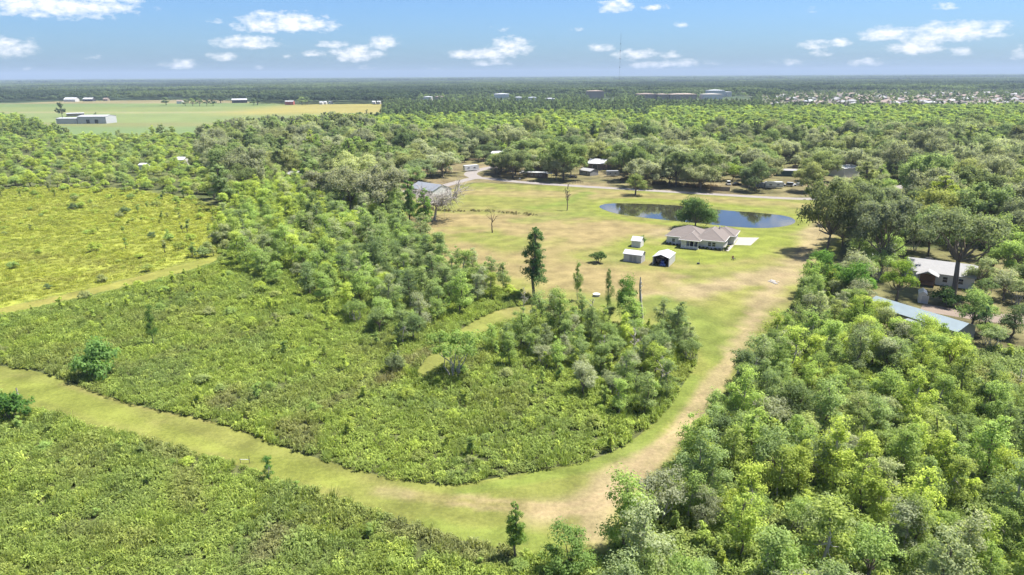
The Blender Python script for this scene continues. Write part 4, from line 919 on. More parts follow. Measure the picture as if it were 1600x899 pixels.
def place(c):
    x, y = np.array([c['x']]), np.array([c['y']]); z = c['zone']
    def near(px, py, d): p = gp(px, py); return math.hypot(p.x - c['x'], p.y - c['y']) < d
    if z == 'wood':
        if pdist(edge_r, x, y)[0] < 7: return 'at the edge of the wood along the sandy track'
        if near(1420, 540, 28) or near(1490, 550, 24): return 'in the wood just below the mobile home'
        if near(1600, 600, 30): return 'in the dense wood near its open brown gap'
        return 'deep inside the dense wood beside the sandy track'
    if z == 'grove':
        if pdist(W(GROVE_FAR), x, y)[0] < 9: return 'on the edge of the grove against the dry field'
        if pdist(P_STRIP, x, y)[0] < 14: return 'in the grove above the mown strip'
        if pdist(W(TRAIL_LO), x, y)[0] < 25: return 'in the grove near the end of the pale trail'
        return 'in the middle of the grove between trail and field'
    if z == 'thicket':
        if pdist(W(PATH_UP), x, y)[0] < 6: return 'in the thicket beside the bend of the grass track'
        if pdist(P_STRIP, x, y)[0] < 10: return 'in the thicket along the mown strip'
        return 'inside the thicket between track and mown strip'
    if z == 'brush':
        if pdist(W(PATH_UP), x, y)[0] < 6: return 'in low leafy growth beside the winding grass track'
        if pdist(W(TRAIL_LO), x, y)[0] < 12: return 'in low leafy growth beside the pale trail'
        if pdist(P_STRIP, x, y)[0] < 10: return 'in low leafy growth beside the mown strip'
    if z == 'oaks':
        if pdist(ROAD, x, y)[0] < 40: return 'close behind the road by the pond'
        if c['x'] > 60 and math.hypot(c['x'], c['y']) < 330: return 'in the oak woods behind the grey-roofed house'
        if c['x'] < -30: return 'in the oak woods beyond the grove'
    return ZP[z]
def plant(c):
    pr = PROTO[c['p']]; nm, ph = SHP[shape_key(c['p'])]
    if c['label']: label, name, group = c['label'], c['name'], None
    else:
        H = pr['H'] * c['sz']; size = 'small ' if H < 5 else 'tall ' if H > 10 else ''
        label = ph + ' ' + place(c) if nm == 'dead_tree' else size + tint_word(c['tint']) + ' ' + ph + ' ' + place(c); name = nm; group = label.replace('tree ', 'trees ', 1).replace('shrub ', 'shrubs ', 1).replace('sapling ', 'saplings ', 1).replace('oak ', 'oaks ', 1)
    cat = 'shrub' if is_shrub(c) else 'tree'
    t = thing(name, label, cat, (c['x'], c['y'], 0), c['rz'], group, (c['sxy'], c['sxy'], c['sz']))
    if pr['crown'] is None: obj('trunk', pr['trunk'], t)
    else:
        obj('stems' if is_shrub(c) else 'trunk', pr['trunk'], t); o = obj('foliage' if is_shrub(c) else 'crown', pr['crown'], t); o['tint'] = list(c['tint'])
trees = [i for i, c in enumerate(CAND) if not is_shrub(c)]; shrubs = [i for i, c in enumerate(CAND) if is_shrub(c)]
def choose(ids, n, minvis):
    keep = [i for i in ids if CAND[i]['keep']]; rest = sorted((i for i in ids if not CAND[i]['keep'] and VIS[i] >= minvis), key=lambda i: -VIS[i]); return set(keep + rest[:max(0, n - len(keep))])
chosen = choose(trees, 300, 8) | choose(shrubs, 240, 4)
for i in sorted(chosen): plant(CAND[i])
def stuff_trees(name, ids, label, cat):
    if not ids: return
    cs = [CAND[i] for i in ids]
    scatter(name, [(c['x'], c['y'], 0) for c in cs], [PROTO[c['p']]['idx'] for c in cs], np.array([c['rz'] for c in cs]), np.array([(c['sxy'], c['sxy'], c['sz']) for c in cs]), np.array([c['tint'] for c in cs]), TREE_COLL, label, cat)
stuff_trees('woodland', [i for i in trees if i not in chosen], 'continuous woods of mixed oaks and young trees reaching to the town', 'woods')
stuff_trees('scrub_growth', [i for i in shrubs if i not in chosen], 'small bushes and saplings scattered through the low growth', 'scrub')
print('trees', len(trees), 'shrubs', len(shrubs), 'chosen', len(chosen))

# distant woods to the horizon
def far_patches(d0, d1, sp, sc, zs):
    X, Y = np.meshgrid(np.arange(-.85 * d1, .85 * d1, sp), np.arange(400, d1, sp)); X = X.ravel() + rg.uniform(-.4, .4, X.size) * sp; Y = Y.ravel() + rg.uniform(-.4, .4, Y.size) * sp
    D = Y.copy(); k = (D > d0) & (D < d1) & (np.abs(X) < .84 * Y + 100) & ~inside(P_FARM, X, Y) & ~inside(P_TOWN, X, Y) & ~(inside(P_SHOPS, X, Y))
    gapn = fbm(X, Y, 700, 91); k &= ~((gapn > .70) & (D > 2600) & (D < 9000))
    X, Y, D = X[k], Y[k], D[k]; n = len(X); nn = fbm(X, Y, 420, 92); n2 = fbm(X, Y, 160, 93)
    t = mixc(VDK, MID, np.clip(nn * 1.4 - .45, 0, 1)); t = t * (.5 + .5 * n2)[:, None]
    return np.c_[X, Y, np.zeros(n)], rg.integers(0, 4, n), rg.integers(0, 4, n) * (math.pi / 2), np.c_[np.full(n, sc), np.full(n, sc), zs * rg.uniform(.75, 1.25, n)], t
A = [far_patches(1330, 6000, 58, 1.0, 1.0), far_patches(6000, 16000, 165, 2.9, 1.5)]
scatter('distant_woods', *[np.concatenate([a[i] for a in A]) for i in range(5)], FAR_COLL, 'flat dark blue-green woods reaching to the horizon', 'woods')
# ------------------------------------------------------------------ buildings
M_WALL = hard('white painted wall', (0.533, 0.518, 0.497), .7, .06, .6, .05)
M_TRIM = hard('white trim', (0.612, 0.604, 0.589), .5, .03, 1)
M_SHINGLE = hard('brown-grey shingles', (.165, .143, .130), .9, .16, 2.2, .4, .1, stretch=(.4, 1.5, 1))
M_RIDGE_LIT = hard('sunlit ridge shingles', (0.244, 0.219, 0.203), .9, .1, 2)  # ridge caps paler than the shingles: their sunlit line put into the colour
M_GLASS = hard('dark window glass', (.03, .035, .045), .08, .2, .5, 0, .5)
M_METALW = hard('white metal sheet', (0.416, 0.422, 0.428), .38, .06, .5, .05, .4)
M_GALV = hard('weathered grey metal', (.40, .395, .40), .5, .14, .9, .1, .4, stretch=(1, 1, .3))
M_DARK = hard('dark interior', (.05, .05, .055), .9, .2, 1)
M_BROWNW = hard('brown siding', (0.144, 0.107, 0.085), .8, .12, 1.2, .1)
M_GREYW = hard('grey siding', (0.248, 0.248, 0.254), .75, .08, 1.0, .05)
M_BLUER = hard('blue-green roof sheet', (.17, .215, .235), .55, .1, .7, .05, .4)
M_GREYR = hard('pale grey roof shingle', (.27, .268, .27), .85, .1, 1.2, .2, .1)
M_SLATE = hard('slate blue roof', (0.173, 0.188, 0.213), .7, .1, .6)
M_GREENB = hard('dark green sheet', (.035, .075, .065), .6, .1, .8)
M_TANW = hard('tan wall', (0.280, 0.229, 0.183), .8, .06, .3)
M_TANR = hard('tan roof tile', (0.226, 0.177, 0.148), .9, .14, .2)
M_WOOD = hard('weathered timber', (0.160, 0.134, 0.112), .9, .2, 2, .2, .1, stretch=(.3, 1, 1))
M_BLUE = hard('blue paint', (.02, .07, .32), .35, .1, 1, 0, .5)
M_TYRE = hard('tyre rubber', (.025, .025, .025), .9, .1, 4)
M_RED = hard('dull red wall', (.35, .10, .08), .8, .1, .5)
M_CARW = hard('white car paint', (0.600, 0.600, 0.592), .25, .03, 1, 0, .5)
M_CARS = hard('silver car paint', (0.350, 0.357, 0.371), .3, .03, 1, 0, .6)
M_ORANGE = hard('brown timber deck', (0.252, 0.140, 0.077), .8, .15, 2)
def hip(m, x0, x1, y0, y1, z, pitch, ov=.45, th=.16):
    x0 -= ov; x1 += ov; y0 -= ov; y1 += ov; w, d = x1 - x0, y1 - y0; h = min(w, d) / 2 * pitch; i = min(w, d) / 2
    if w >= d: a, b = (x0 + i, (y0 + y1) / 2, z + h), (x1 - i, (y0 + y1) / 2, z + h)
    else: a, b = ((x0 + x1) / 2, y0 + i, z + h), ((x0 + x1) / 2, y1 - i, z + h)
    c = [(x0, y0, z), (x1, y0, z), (x1, y1, z), (x0, y1, z)]; cb = [(p[0], p[1], z - th) for p in c]
    if w >= d:
        m.quad(c[0], c[1], b, a); m.quad(c[2], c[3], a, b); m.tri(c[1], c[2], b); m.tri(c[3], c[0], a)
    else:
        m.quad(c[1], c[2], b, a); m.quad(c[3], c[0], a, b); m.tri(c[0], c[1], a); m.tri(c[2], c[3], b)
    for k in range(4): m.quad(cb[k], cb[(k + 1) % 4], c[(k + 1) % 4], c[k])
    m.quad(cb[3], cb[2], cb[1], cb[0]); return a, b, c
def gable(m, x0, x1, y0, y1, z, pitch, ov=.3, th=.1, along='x', endov=.25):
    if along == 'x':
        y0 -= ov; y1 += ov; x0 -= endov; x1 += endov; ym = (y0 + y1) / 2; h = (y1 - y0) / 2 * pitch; zz = z - ov * pitch
        pr = [(y0, zz), (ym, zz + h), (y1, zz), (y1, zz - th), (ym, zz + h - th), (y0, zz - th)]
        n = len(m.v); m.v += [(x0, p, q) for p, q in pr] + [(x1, p, q) for p, q in pr]
    else:
        x0 -= ov; x1 += ov; y0 -= endov; y1 += endov; xm = (x0 + x1) / 2; h = (x1 - x0) / 2 * pitch; zz = z - ov * pitch
        pr = [(x0, zz), (xm, zz + h), (x1, zz), (x1, zz - th), (xm, zz + h - th), (x0, zz - th)]
        n = len(m.v); m.v += [(p, y0, q) for p, q in pr] + [(p, y1, q) for p, q in pr]
    m.f += [(n, n + 1, n + 4, n + 5), (n + 1, n + 2, n + 3, n + 4), (n + 11, n + 10, n + 7, n + 6), (n + 10, n + 9, n + 8, n + 7)] + [(n + i, n + 6 + i, n + 6 + (i + 1) % 6, n + (i + 1) % 6) for i in range(6)]
    return m
def gable_walls(m, x0, x1, y0, y1, h, pitch, along='x'):
    """walls with pointed ends, open below"""
    if along == 'x':
        ym = (y0 + y1) / 2; hp = h + (y1 - y0) / 2 * pitch - .03
        m.quad((x0, y0, 0), (x1, y0, 0), (x1, y0, h), (x0, y0, h)); m.quad((x1, y1, 0), (x0, y1, 0), (x0, y1, h), (x1, y1, h))
        for x in (x0, x1): n = len(m.v); m.v += [(x, y0, 0), (x, y1, 0), (x, y1, h), (x, ym, hp), (x, y0, h)]; m.f.append(tuple(range(n, n + 5)))
    else:
        xm = (x0 + x1) / 2; hp = h + (x1 - x0) / 2 * pitch - .03
        m.quad((x0, y1, 0), (x0, y0, 0), (x0, y0, h), (x0, y1, h)); m.quad((x1, y0, 0), (x1, y1, 0), (x1, y1, h), (x1, y0, h))
        for y in (y0, y1): n = len(m.v); m.v += [(x0, y, 0), (x1, y, 0), (x1, y, h), (xm, y, hp), (x0, y, h)]; m.f.append(tuple(range(n, n + 5)))
    return m
def window(par, face, at, pos, z0, w, h, fr=None, gl=None, name='window'):
    """framed window on a wall plane; face f/b faces -y/+y, l/r faces -x/+x; 'at' is the wall plane"""
    fr = fr or M_TRIM; gl = gl or M_GLASS; s = {'f': -1, 'b': 1, 'l': -1, 'r': 1}[face]; e = .07
    def bx(m, a0, a1, z_0, z_1, t0, t1):
        u0, u1 = sorted((at + s * t0, at + s * t1))
        m.box(a0, a1, u0, u1, z_0, z_1) if face in 'fb' else m.box(u0, u1, a0, a1, z_0, z_1)
    m = MB(); bx(m, pos - e, pos + w + e, z0 - e, z0, -.02, .06); bx(m, pos - e, pos + w + e, z0 + h, z0 + h + e, -.02, .06); bx(m, pos - e, pos, z0, z0 + h, -.02, .055); bx(m, pos + w, pos + w + e, z0, z0 + h, -.02, .055)
    if name == 'window': bx(m, pos, pos + w, z0 + h * .5 - .03, z0 + h * .5 + .03, -.02, .05)
    f_ = m.build(name, fr, par); g = MB(); bx(g, pos, pos + w, z0, z0 + h, -.02, .02); g.build('pane' if name == 'window' else 'door_leaf', gl, f_)
def frame_from(p0, p1):
    """origin and turn for a building whose front runs from ground point p0 to p1"""
    d = p1 - p0; return p0, math.atan2(d.y, d.x), d.length

# --- the white house with the brown hip roof
o, rz, LEN = frame_from(gp(1041, 381.5), gp(1130.5, 390.5))
H = thing('house', 'white single-storey house with brown hipped roof and front porch beside the pond', 'house', o, rz)
L_ = LEN; zw = 2.75
wl = MB(); wl.box(0, L_ * .52, 0, 10.5, 0, zw); wl.build('wall', M_WALL, H)
wl = MB(); wl.box(L_ * .56, L_, -1.0, 12.2, 0, zw); wl.build('wall', M_WALL, H)
wl = MB(); wl.box(L_ * .515, L_ * .565, .6, 9, 0, zw); wl.build('wall', M_WALL, H)
wl = MB(); wl.box(L_ * .72, L_ + 1.6, 8.0, 16.0, 0, zw - .02); wl.build('wall', M_WALL, H)
RF = []
m = MB(); RF.append(hip(m, 0, L_ * .66, 0, 10.5, zw, .46)); m.build('roof', M_SHINGLE, H)
m = MB(); RF.append(hip(m, L_ * .5, L_, -1.0, 12.2, zw + .01, .50)); mr_ = m.build('roof', M_SHINGLE, H)
m = MB(); RF.append(hip(m, L_ * .285, L_ * .61, -3.4, 6.5, zw + .02, .48)); m.build('roof', M_SHINGLE, H)
m = MB(); RF.append(hip(m, L_ * .70, L_ + 1.6, 7.6, 16.0, zw - .01, .44)); m.build('roof', M_SHINGLE, H)
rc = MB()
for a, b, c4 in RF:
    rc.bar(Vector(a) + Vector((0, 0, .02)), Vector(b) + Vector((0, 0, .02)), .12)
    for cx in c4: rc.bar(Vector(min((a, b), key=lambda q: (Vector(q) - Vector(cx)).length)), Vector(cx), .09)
rc.build('ridge_cap', M_RIDGE_LIT, mr_)
for (a, b, c4), zz in zip(RF, (0, .01, .02, -.01)):
    fa = MB()
    for k in range(4): fa.bar(Vector(c4[k]) - Vector((0, 0, .09)), Vector(c4[(k + 1) % 4]) - Vector((0, 0, .09)), .085, k=4)
    fa.build('gutter', M_TRIM, H)
for (x, y, z) in ((L_ * .42, 6.4, 4.6), (L_ * .83, 8.2, 5.1), (L_ * .2, 6.8, 4.2)): MB().box(x - .18, x + .18, y - .18, y + .18, z - .6, z + .25).build('roof_vent', M_GALV, H)
# porch: posts, beam, floor slab, dark recess behind
px0, px1 = L_ * .30, L_ * .60
MB().box(px0 - .1, px1 + .1, -3.2, 0, -.05, .12).build('porch_floor', M_CONC, H)
for k in range(5): MB().box(px0 + (px1 - px0 - .2) * k / 4, px0 + (px1 - px0 - .2) * k / 4 + .2, -3.1, -2.9, .12, zw - .4).build('porch_post', M_TRIM, H)
MB().box(px0, px1, -3.12, -2.88, zw - .4, zw - .14).build('porch_beam', M_TRIM, H)
MB().box(px0, px1, -3.06, -2.94, .12, .8).build('porch_rail', M_WALL, H)
MB().box(px0, px0 + 1.6, -3.02, -2.92, .8, zw - .4).build('porch_panel', M_WALL, H)
window(H, 'f', 0, px0 + 1.7, .15, 1.6, 2.1, name='door'); window(H, 'f', 0, px0 + 3.8, .9, 1.4, 1.2)
window(H, 'f', 0, 1.7, .95, .9, 1.0); window(H, 'f', -1.0, L_ * .74, .9, .95, 1.25); window(H, 'f', -1.0, L_ * .74 + 1.25, .9, .95, 1.25); window(H, 'f', .6, L_ * .53, .9, .5, 1.2)
window(H, 'r', L_, 3.2, .9, 1.2, 1.2); window(H, 'r', L_ + 1.6, 10.5, .9, 1.1, 1.2); window(H, 'l', 0, 3.5, .95, 1.1, 1.2)
v = [(L_ + 1.75, 7.5), (L_ + 6.5, 9.0), (L_ + 7.5, 21.0), (L_ + 1.0, 18.5), (L_ - 3, 17.0), (L_ + 1.75, 16.4)]
drv = thing('driveway', None, None); COL.objects.unlink(drv); bpy.data.objects.remove(drv)
def local(o, rz, pts): c, s = math.cos(rz), math.sin(rz); return np.array([(o.x + c * a - s * b, o.y + s * a + c * b) for a, b in pts])
sheet('driveway', local(o, rz, v), .024, 30, lambda x, y: np.zeros((len(x), 3)), M_CONC, kind='structure')
sheet('side_path', local(o, rz, [(L_ + .3, -1.8), (L_ + 1.7, -1.2), (L_ + 1.9, 7.4), (L_ + .9, 7.4)]), .024, 30, lambda x, y: np.zeros((len(x), 3)), M_CONC, kind='structure')
fl = [(.4 + i * 1.05, -.75) for i in range(5)] + [(L_ * .60 + i * 1.2, -1.75) for i in range(6)] + [(L_ + .7, -1.2 + i * 1.4) for i in range(4)]
for i, (a, b) in enumerate(fl):
    p = local(o, rz, [(a, b)])[0]; s = random.uniform(.28, .42) * (1.5 if i == 11 else 1)
    t = thing('foundation_shrub', 'small dark clipped shrub planted along the house wall', 'shrub', (p[0], p[1], 0), i, 'clipped shrubs along the house wall', (s, s, s)); pr = PROTO['shrub%d' % (i % 4)]
    obj('stems', pr['trunk'], t); q = obj('foliage', pr['crown'], t); q['tint'] = [.05, .07, .03]

# --- sheds in the yard
def shed(name, label, p0, p1, depth, h, pitch, wall, roof, along='x', cat='shed', wins=(), door=None, ov=.25, group=None, hp=False):
    o, rz, ln = frame_from(p0, p1); t = thing(name, label, cat, o, rz, group)
    if hp: MB().box(0, ln, 0, depth, 0, h).build('wall', wall, t); m = MB(); hip(m, 0, ln, 0, depth, h, pitch, ov); m.build('roof', roof, t)
    else: gable_walls(MB(), 0, ln, 0, depth, h, pitch, along).build('wall', wall, t); gable(MB(), 0, ln, 0, depth, h + .04, pitch, ov, .08, along).build('roof', roof, t)
    for w_ in wins: window(t, *w_)
    if door: window(t, door[0], door[1], door[2], .05, door[3], door[4], M_TRIM, door[5], name='door')
    return t, o, rz, ln
shed('garden_shed', 'small white gable shed nearest the sandy yard curve', gp(986.5, 386), gp(1000.5, 387.5), 3.4, 2.1, .55, M_WALL, M_METALW, 'x', door=('r', 2.72, 1.0, 1.3, 1.8, M_DARK))
t, o, rz, ln = shed('storage_shed', 'long pale grey metal shed with white roof beside the carport', gp(974, 408.5), gp(1001.5, 412), 3.4, 2.3, .5, M_GALV, M_METALW, 'x', ov=.12)
window(t, 'f', 0, ln * .33, .06, .95, 1.9, M_GALV, M_GREYW, name='door'); window(t, 'f', 0, ln * .33 + 1.15, .06, .95, 1.9, M_GALV, M_GREYW, name='door')
MB().box(.1, ln - .1, .1, 3.3, -.02, .12).build('skid', M_DARK, t)
# carport, open towards the track, with a blue tractor under it
o, rz, ln = frame_from(gp(1019, 414.5), gp(1045, 417.5)); CP = thing('carport', 'white metal carport with open front sheltering a blue tractor', 'carport', o, rz)
dp = 7.0; h = 2.4; pt = .34; xm = ln / 2
m = MB(); m.box(0, .06, 0, dp, 0, h); m.build('side_wall', M_METALW, CP); m = MB(); m.box(ln - .06, ln, 0, dp, 0, h); m.build('side_wall', M_METALW, CP)
m = MB(); n = 0; m.v += [(.06, dp, 0), (ln - .06, dp, 0), (ln - .06, dp, h), (xm, dp, h + xm * pt - .05), (.06, dp, h)]; m.f.append((0, 1, 2, 3, 4)); m.build('back_wall', M_GALV, CP)
gable(MB(), 0, ln, 0, dp, h + .04, pt, .12, .06, 'y', .1).build('roof', M_METALW, CP)
for x in (.15, ln - .15): MB().box(x - .05, x + .05, .05, .15, 0, h).build('post', M_TRIM, CP)
tr = thing('tractor', 'blue tractor with dark tyres parked under the white carport', 'tractor', local(o, rz, [(ln * .5, 1.5)])[0].tolist() + [0], rz + .35)
MB().box(-.4, .4, -1.2, .3, .75, 1.35).build('bonnet', M_BLUE, tr); MB().box(-.35, .35, .3, 1.2, .6, 1.0).build('body', M_BLUE, tr); MB().box(-.3, .3, .55, 1.0, 1.0, 1.25).build('seat', M_TYRE, tr)
MB().box(-.55, .55, .25, 1.3, 2.0, 2.08).build('canopy', M_TRIM, tr)
for sx in (-1, 1):
    MB().box(sx * .5 - .03, sx * .5 + .03, 1.15, 1.21, .9, 2.0).build('roof_post', M_DARK, tr); MB().cyl((sx * .68, .8, .66), .66, 'x', .34, 14).build('rear_wheel', M_TYRE, tr); MB().cyl((sx * .55, -.9, .38), .38, 'x', .22, 12).build('front_wheel', M_TYRE, tr)
MB().box(-.75, .75, -1.9, -1.5, .2, .75).build('loader_bucket', M_BLUE, tr)
pl = local(o, rz, [(ln * .3, 3.6)])[0]
bt = thing('stored_boat', 'pale covered boat stored at the back of the carport', 'boat', (pl[0], pl[1], 0), rz)
m = MB(); m.v += [(-.9, 2.2, .5), (.9, 2.2, .5), (.9, -1.2, .5), (0, -2.2, .7), (-.9, -1.2, .5), (-1, 2.2, 1.3), (1, 2.2, 1.3), (1, -1.3, 1.4), (0, -2.5, 1.5), (-1, -1.3, 1.4)]
m.f += [(4, 3, 2, 1, 0), (5, 6, 7, 8, 9)] + [(i, (i + 1) % 5, 5 + (i + 1) % 5, 5 + i) for i in range(5)]; m.build('hull', M_TANW, bt); MB().box(-.5, .5, -1.4, 1.8, -.01, .52).build('trailer', M_DARK, bt)

# --- neighbours beside the wood
t, o, rz, ln = shed('mobile_home', 'grey mobile home with long blue-green roof half hidden by the wood', gp(1352, 492), gp(1492, 538), 6.0, 2.7, .36, M_GREYW, M_BLUER, 'x', 'mobile home', ov=.35)
for a in (.28, .52, .66, .8): window(t, 'f', 0, ln * a, 1.0, 1.1, 1.2)
window(t, 'l', 0, 2.2, 1.0, 1.0, 1.1); MB().box(ln * .5, ln * .72, -1.9, -.36, 2.25, 2.33).build('awning', M_SLATE, t)
for a in (.505, .715): MB().box(ln * a - .05, ln * a + .05, -1.85, -1.75, 0, 2.26).build('awning_post', M_TRIM, t)
t, o, rz, ln = shed('neighbour_house', 'pale house with wide grey roof behind the great spreading oak', gp(1412, 438), gp(1520, 453), 10.5, 3.0, .36, M_WALL, M_GREYR, 'x', 'house', ov=.4)
for a in (.05, .56, .78): window(t, 'f', 0, ln * a, .9, 1.0, 1.3)
MB().box(ln * .22, ln * .46, -3.0, 0, .35, .55).build('deck', M_ORANGE, t); gable(MB(), ln * .18, ln * .5, -3.2, .3, 2.75, .42, .1, .1, 'y', .1).build('porch_roof', M_GREYR, t)
for a in (.22, .455): MB().box(ln * a - .07, ln * a + .07, -2.95, -2.8, 0, 2.7).build('porch_post', M_ORANGE, t)
MB().box(ln * .23, ln * .45, -.12, -.02, .55, 2.4).build('porch_wall', M_ORANGE, t)
shed('barn_shed', 'small white barn-shaped shed on the verge of the sandy lane', gp(1434, 473), gp(1446, 474.5), 3.0, 2.2, .75, M_WALL, M_METALW, 'y', ov=.15, door=('f', 0, .6, 1.3, 1.7, M_CARS))
shed('pump_shed', 'tiny grey-blue roofed shed under the mossy oak', gp(1363, 408), gp(1374, 408.5), 2.5, 1.5, .3, M_GREYW, M_SLATE, 'x')
# --- settlement beyond the road
t, *_ , ln = shed('mobile_home', 'brown single-wide mobile home across the road from the dry field', gp(824, 277.5), gp(852, 279), 4.2, 2.7, .14, M_BROWNW, M_METALW, 'x', 'mobile home')
for a in (.2, .45, .7): window(t, 'f', 0, ln * a, 1.1, .9, .9)
MB().box(ln + .1, ln + 3.2, .5, 3.6, 2.3, 2.4).build('lean_to_roof', M_METALW, t)
for y in (.6, 3.5): MB().box(ln + 3.0, ln + 3.12, y - .06, y + .06, 0, 2.32).build('lean_to_post', M_WOOD, t)
t, *_ , ln = shed('workshop', 'brown-walled workshop with bright white metal roof behind the oaks', gp(918, 265), gp(944, 266), 14, 3.4, .26, M_BROWNW, M_METALW, 'x', 'workshop')
window(t, 'f', 0, ln * .3, .1, 2.6, 2.6, name='door')
t, *_ , ln = shed('small_house', 'small grey house beside the white-roofed workshop', gp(905, 273), gp(922, 275.5), 6, 2.5, .3, M_GREYW, M_GREYR, 'x', 'house')
window(t, 'f', 0, ln * .2, 1, 1, 1); window(t, 'f', 0, ln * .6, 1, 1, 1)
shed('white_house', 'pale-roofed house glimpsed behind the junction oaks', gp(770, 250), gp(790, 249), 10, 3, .35, M_WALL, M_METALW, 'x', 'house')
t, *_ , ln = shed('blue_roofed_house', 'house with slate-blue roof behind the leafless oak', gp(640, 303), gp(676, 309), 11, 2.8, .38, M_WALL, M_SLATE, 'x', 'house')
for a in (.15, .5, .8): window(t, 'f', 0, ln * a, 1, 1.1, 1.2)
shed('dark_barn', 'low dark barn at the edge of the grey oaks', gp(440, 280), gp(462, 281), 8, 2.6, .3, M_DARK, M_GREYW, 'x', 'barn')
shed('green_shed', 'dark green open shed on the bright lawn', gp(1214, 275.5), gp(1249, 276.5), 6, 3.0, .16, M_GREENB, M_GREYR, 'x', 'shed')
shed('white_garage', 'tall white building behind the field-edge oak', gp(1318, 278), gp(1342, 276), 10, 4.6, .2, M_WALL, M_METALW, 'x', 'building')
shed('roofed_store', 'white-roofed store hidden in the pale woods beyond the meadow', gp(272, 262), gp(288, 262), 8, 4.5, .3, M_WALL, M_METALW, 'x', 'building')
shed('hut', 'small white hut showing through the pale woods', gp(218, 270), gp(228, 270), 5, 4.2, .3, M_WALL, M_METALW, 'x', 'hut')
shed('grey_cabin', 'grey cabin roof among the grove tops', gp(388, 300), gp(406, 300), 6, 3.6, .3, M_GREYW, M_METALW, 'x', 'cabin')
shed('far_house', 'small white house above the bright lawn behind the oaks', gp(1113, 262), gp(1124, 262), 7, 3, .4, M_WALL, M_METALW, 'x', 'house')
# trailers, cars
def wheels(t, xs, yw, r=.33, nm='wheel', ax='y'):
    for x in xs:
        for y in yw: MB().cyl((x, y, r), r, ax, .2, 12).build(nm, M_TYRE, t)
def car(label, p, rz, paint, name='car', cat='car', van=False):
    t = thing(name, label, cat, (p.x, p.y, 0), rz)
    h1 = .9; MB().prism([(-2.2, .35), (2.2, .35), (2.25, .7), (2.0, h1), (-2.1, h1), (-2.25, .7)], -.87, .87).build('body', paint, t)
    a = [(-2.0, h1), (1.2, h1), (.75, 1.9), (-1.9, 1.9)] if van else [(-1.7, h1), (1.1, h1), (.45, 1.42), (-1.1, 1.42)]
    MB().prism(a, -.76, .76).build('window_band', M_GLASS, t); zt = a[2][1]; MB().box(a[3][0] - .02, a[2][0] + .02, -.77, .77, zt - .03, zt + .04).build('roof', paint, t)
    for y in (-.6, .6): MB().box(2.2, 2.28, y - .18, y + .18, .6, .75).build('headlight', M_TRIM, t)
    wheels(t, (-1.35, 1.4), (-.8, .8)); return t
def trailer(label, p, rz, L, h, paint, name='travel_trailer', cat='trailer', stripe=None):
    t = thing(name, label, cat, (p.x, p.y, 0), rz)
    MB().prism([(-L / 2, .55), (L / 2 - .5, .55), (L / 2, 1.1), (L / 2, h - .4), (L / 2 - .35, h), (-L / 2 + .15, h), (-L / 2, h - .2)], -1.2, 1.2).build('body', paint, t)
    for x in (-L * .3, L * .12): window(t, 'f', -1.2, x, h * .5, L * .14, h * .2)
    if stripe: MB().box(-L / 2 + .1, L / 2 - .6, -1.225, -1.2, .8, 1.05).build('stripe', stripe, t)
    MB().box(L / 2 - .1, L / 2 + 1.2, -.06, .06, .5, .62).build('tow_bar', M_DARK, t); wheels(t, (-.5, .5), (-1.05, 1.05), .36); return t
trailer('white travel trailer parked under the grey mossy oak', gp(1209, 294.5), -.1, 8.0, 3.0, M_CARW, stripe=M_SLATE)
trailer('silver trailer half hidden by the roadside oak', gp(957, 276), .1, 6.5, 3.0, M_CARS)
trailer('black enclosed trailer under the tall grey oak', gp(1028, 279), 0, 7.5, 2.9, M_DARK, 'cargo_trailer')
trailer('white camper standing at the bend of the side road', gp(736, 267.5), .5, 8.5, 3.3, M_CARW, 'camper', 'camper')
trailer('dark blue trailer beside the white travel trailer', gp(1187, 294), 0, 5, 2.4, M_SLATE, 'cargo_trailer')
car('white sedan parked beside the other on the dry verge', gp(1247, 291), 2.9, M_CARW); car('silver van parked by the white travel trailer', gp(1232, 291.5), 2.5, M_CARS, 'van', 'van', True)
car('dark car in the shade of the broad oak', gp(895, 278.5), .2, M_DARK); car('white van behind the board fence', gp(1138, 289), 1.4, M_CARW, 'van', 'van', True); car('dark pickup on bare ground by the board fence', gp(1151, 290), .3, M_TYRE, 'pickup', 'pickup')
car('pale car parked beside the blue-roofed house', gp(655, 278), 0, M_CARW); car('white car under the leafless oak', gp(668, 312), .4, M_CARW); car('dark car behind the neighbour house', gp(1452, 411), .2, M_TYRE); car('white car beside the brown mobile home', gp(818, 272), .4, M_CARW); car('light grey car at the lane of the mobile home', gp(1493, 527), .3, M_CARS)
# fences: each board its own piece
def board_fence(label, p0, p1, n, h, name='board_fence'):
    o, rz, ln = frame_from(p0, p1); t = thing(name, label, 'fence', o, rz); w = ln / n
    me = None
    for i in range(n):
        if me is None: b_ = MB().box(0, w * .94, -.015, .015, .05, h).build('board', M_WOOD, t); me = b_.data
        else: b_ = obj('board', me, t)
        b_.location = (i * w, random.uniform(-.015, .015), random.uniform(-.04, .04))
    for k in range(4): MB().box(ln * k / 3 - .05, ln * k / 3 + .05, .02, .12, 0, h * 1.03).build('post', M_WOOD, t)
    for z in (h * .25, h * .8): MB().box(0, ln, .02, .06, z - .05, z + .05).build('rail', M_WOOD, t)
board_fence('weathered board fence along the road below the wide oak', gp(1110, 298), gp(1140, 299.5), 26, 1.9)
board_fence('dark board screen at the back of the bright lawn', gp(1238, 263.5), gp(1280, 265), 30, 2.0)
def rail_fence(label, p0, p1, n):
    o, rz, ln = frame_from(p0, p1); t = thing('rail_fence', label, 'fence', o, rz)
    for k in range(n + 1): MB().box(ln * k / n - .07, ln * k / n + .07, -.07, .07, 0, 1.4).build('post', M_WOOD, t)
    for z in (.5, 1.0, 1.3): MB().box(0, ln, -.13, -.08, z - .06, z + .06).build('rail', M_WOOD, t)
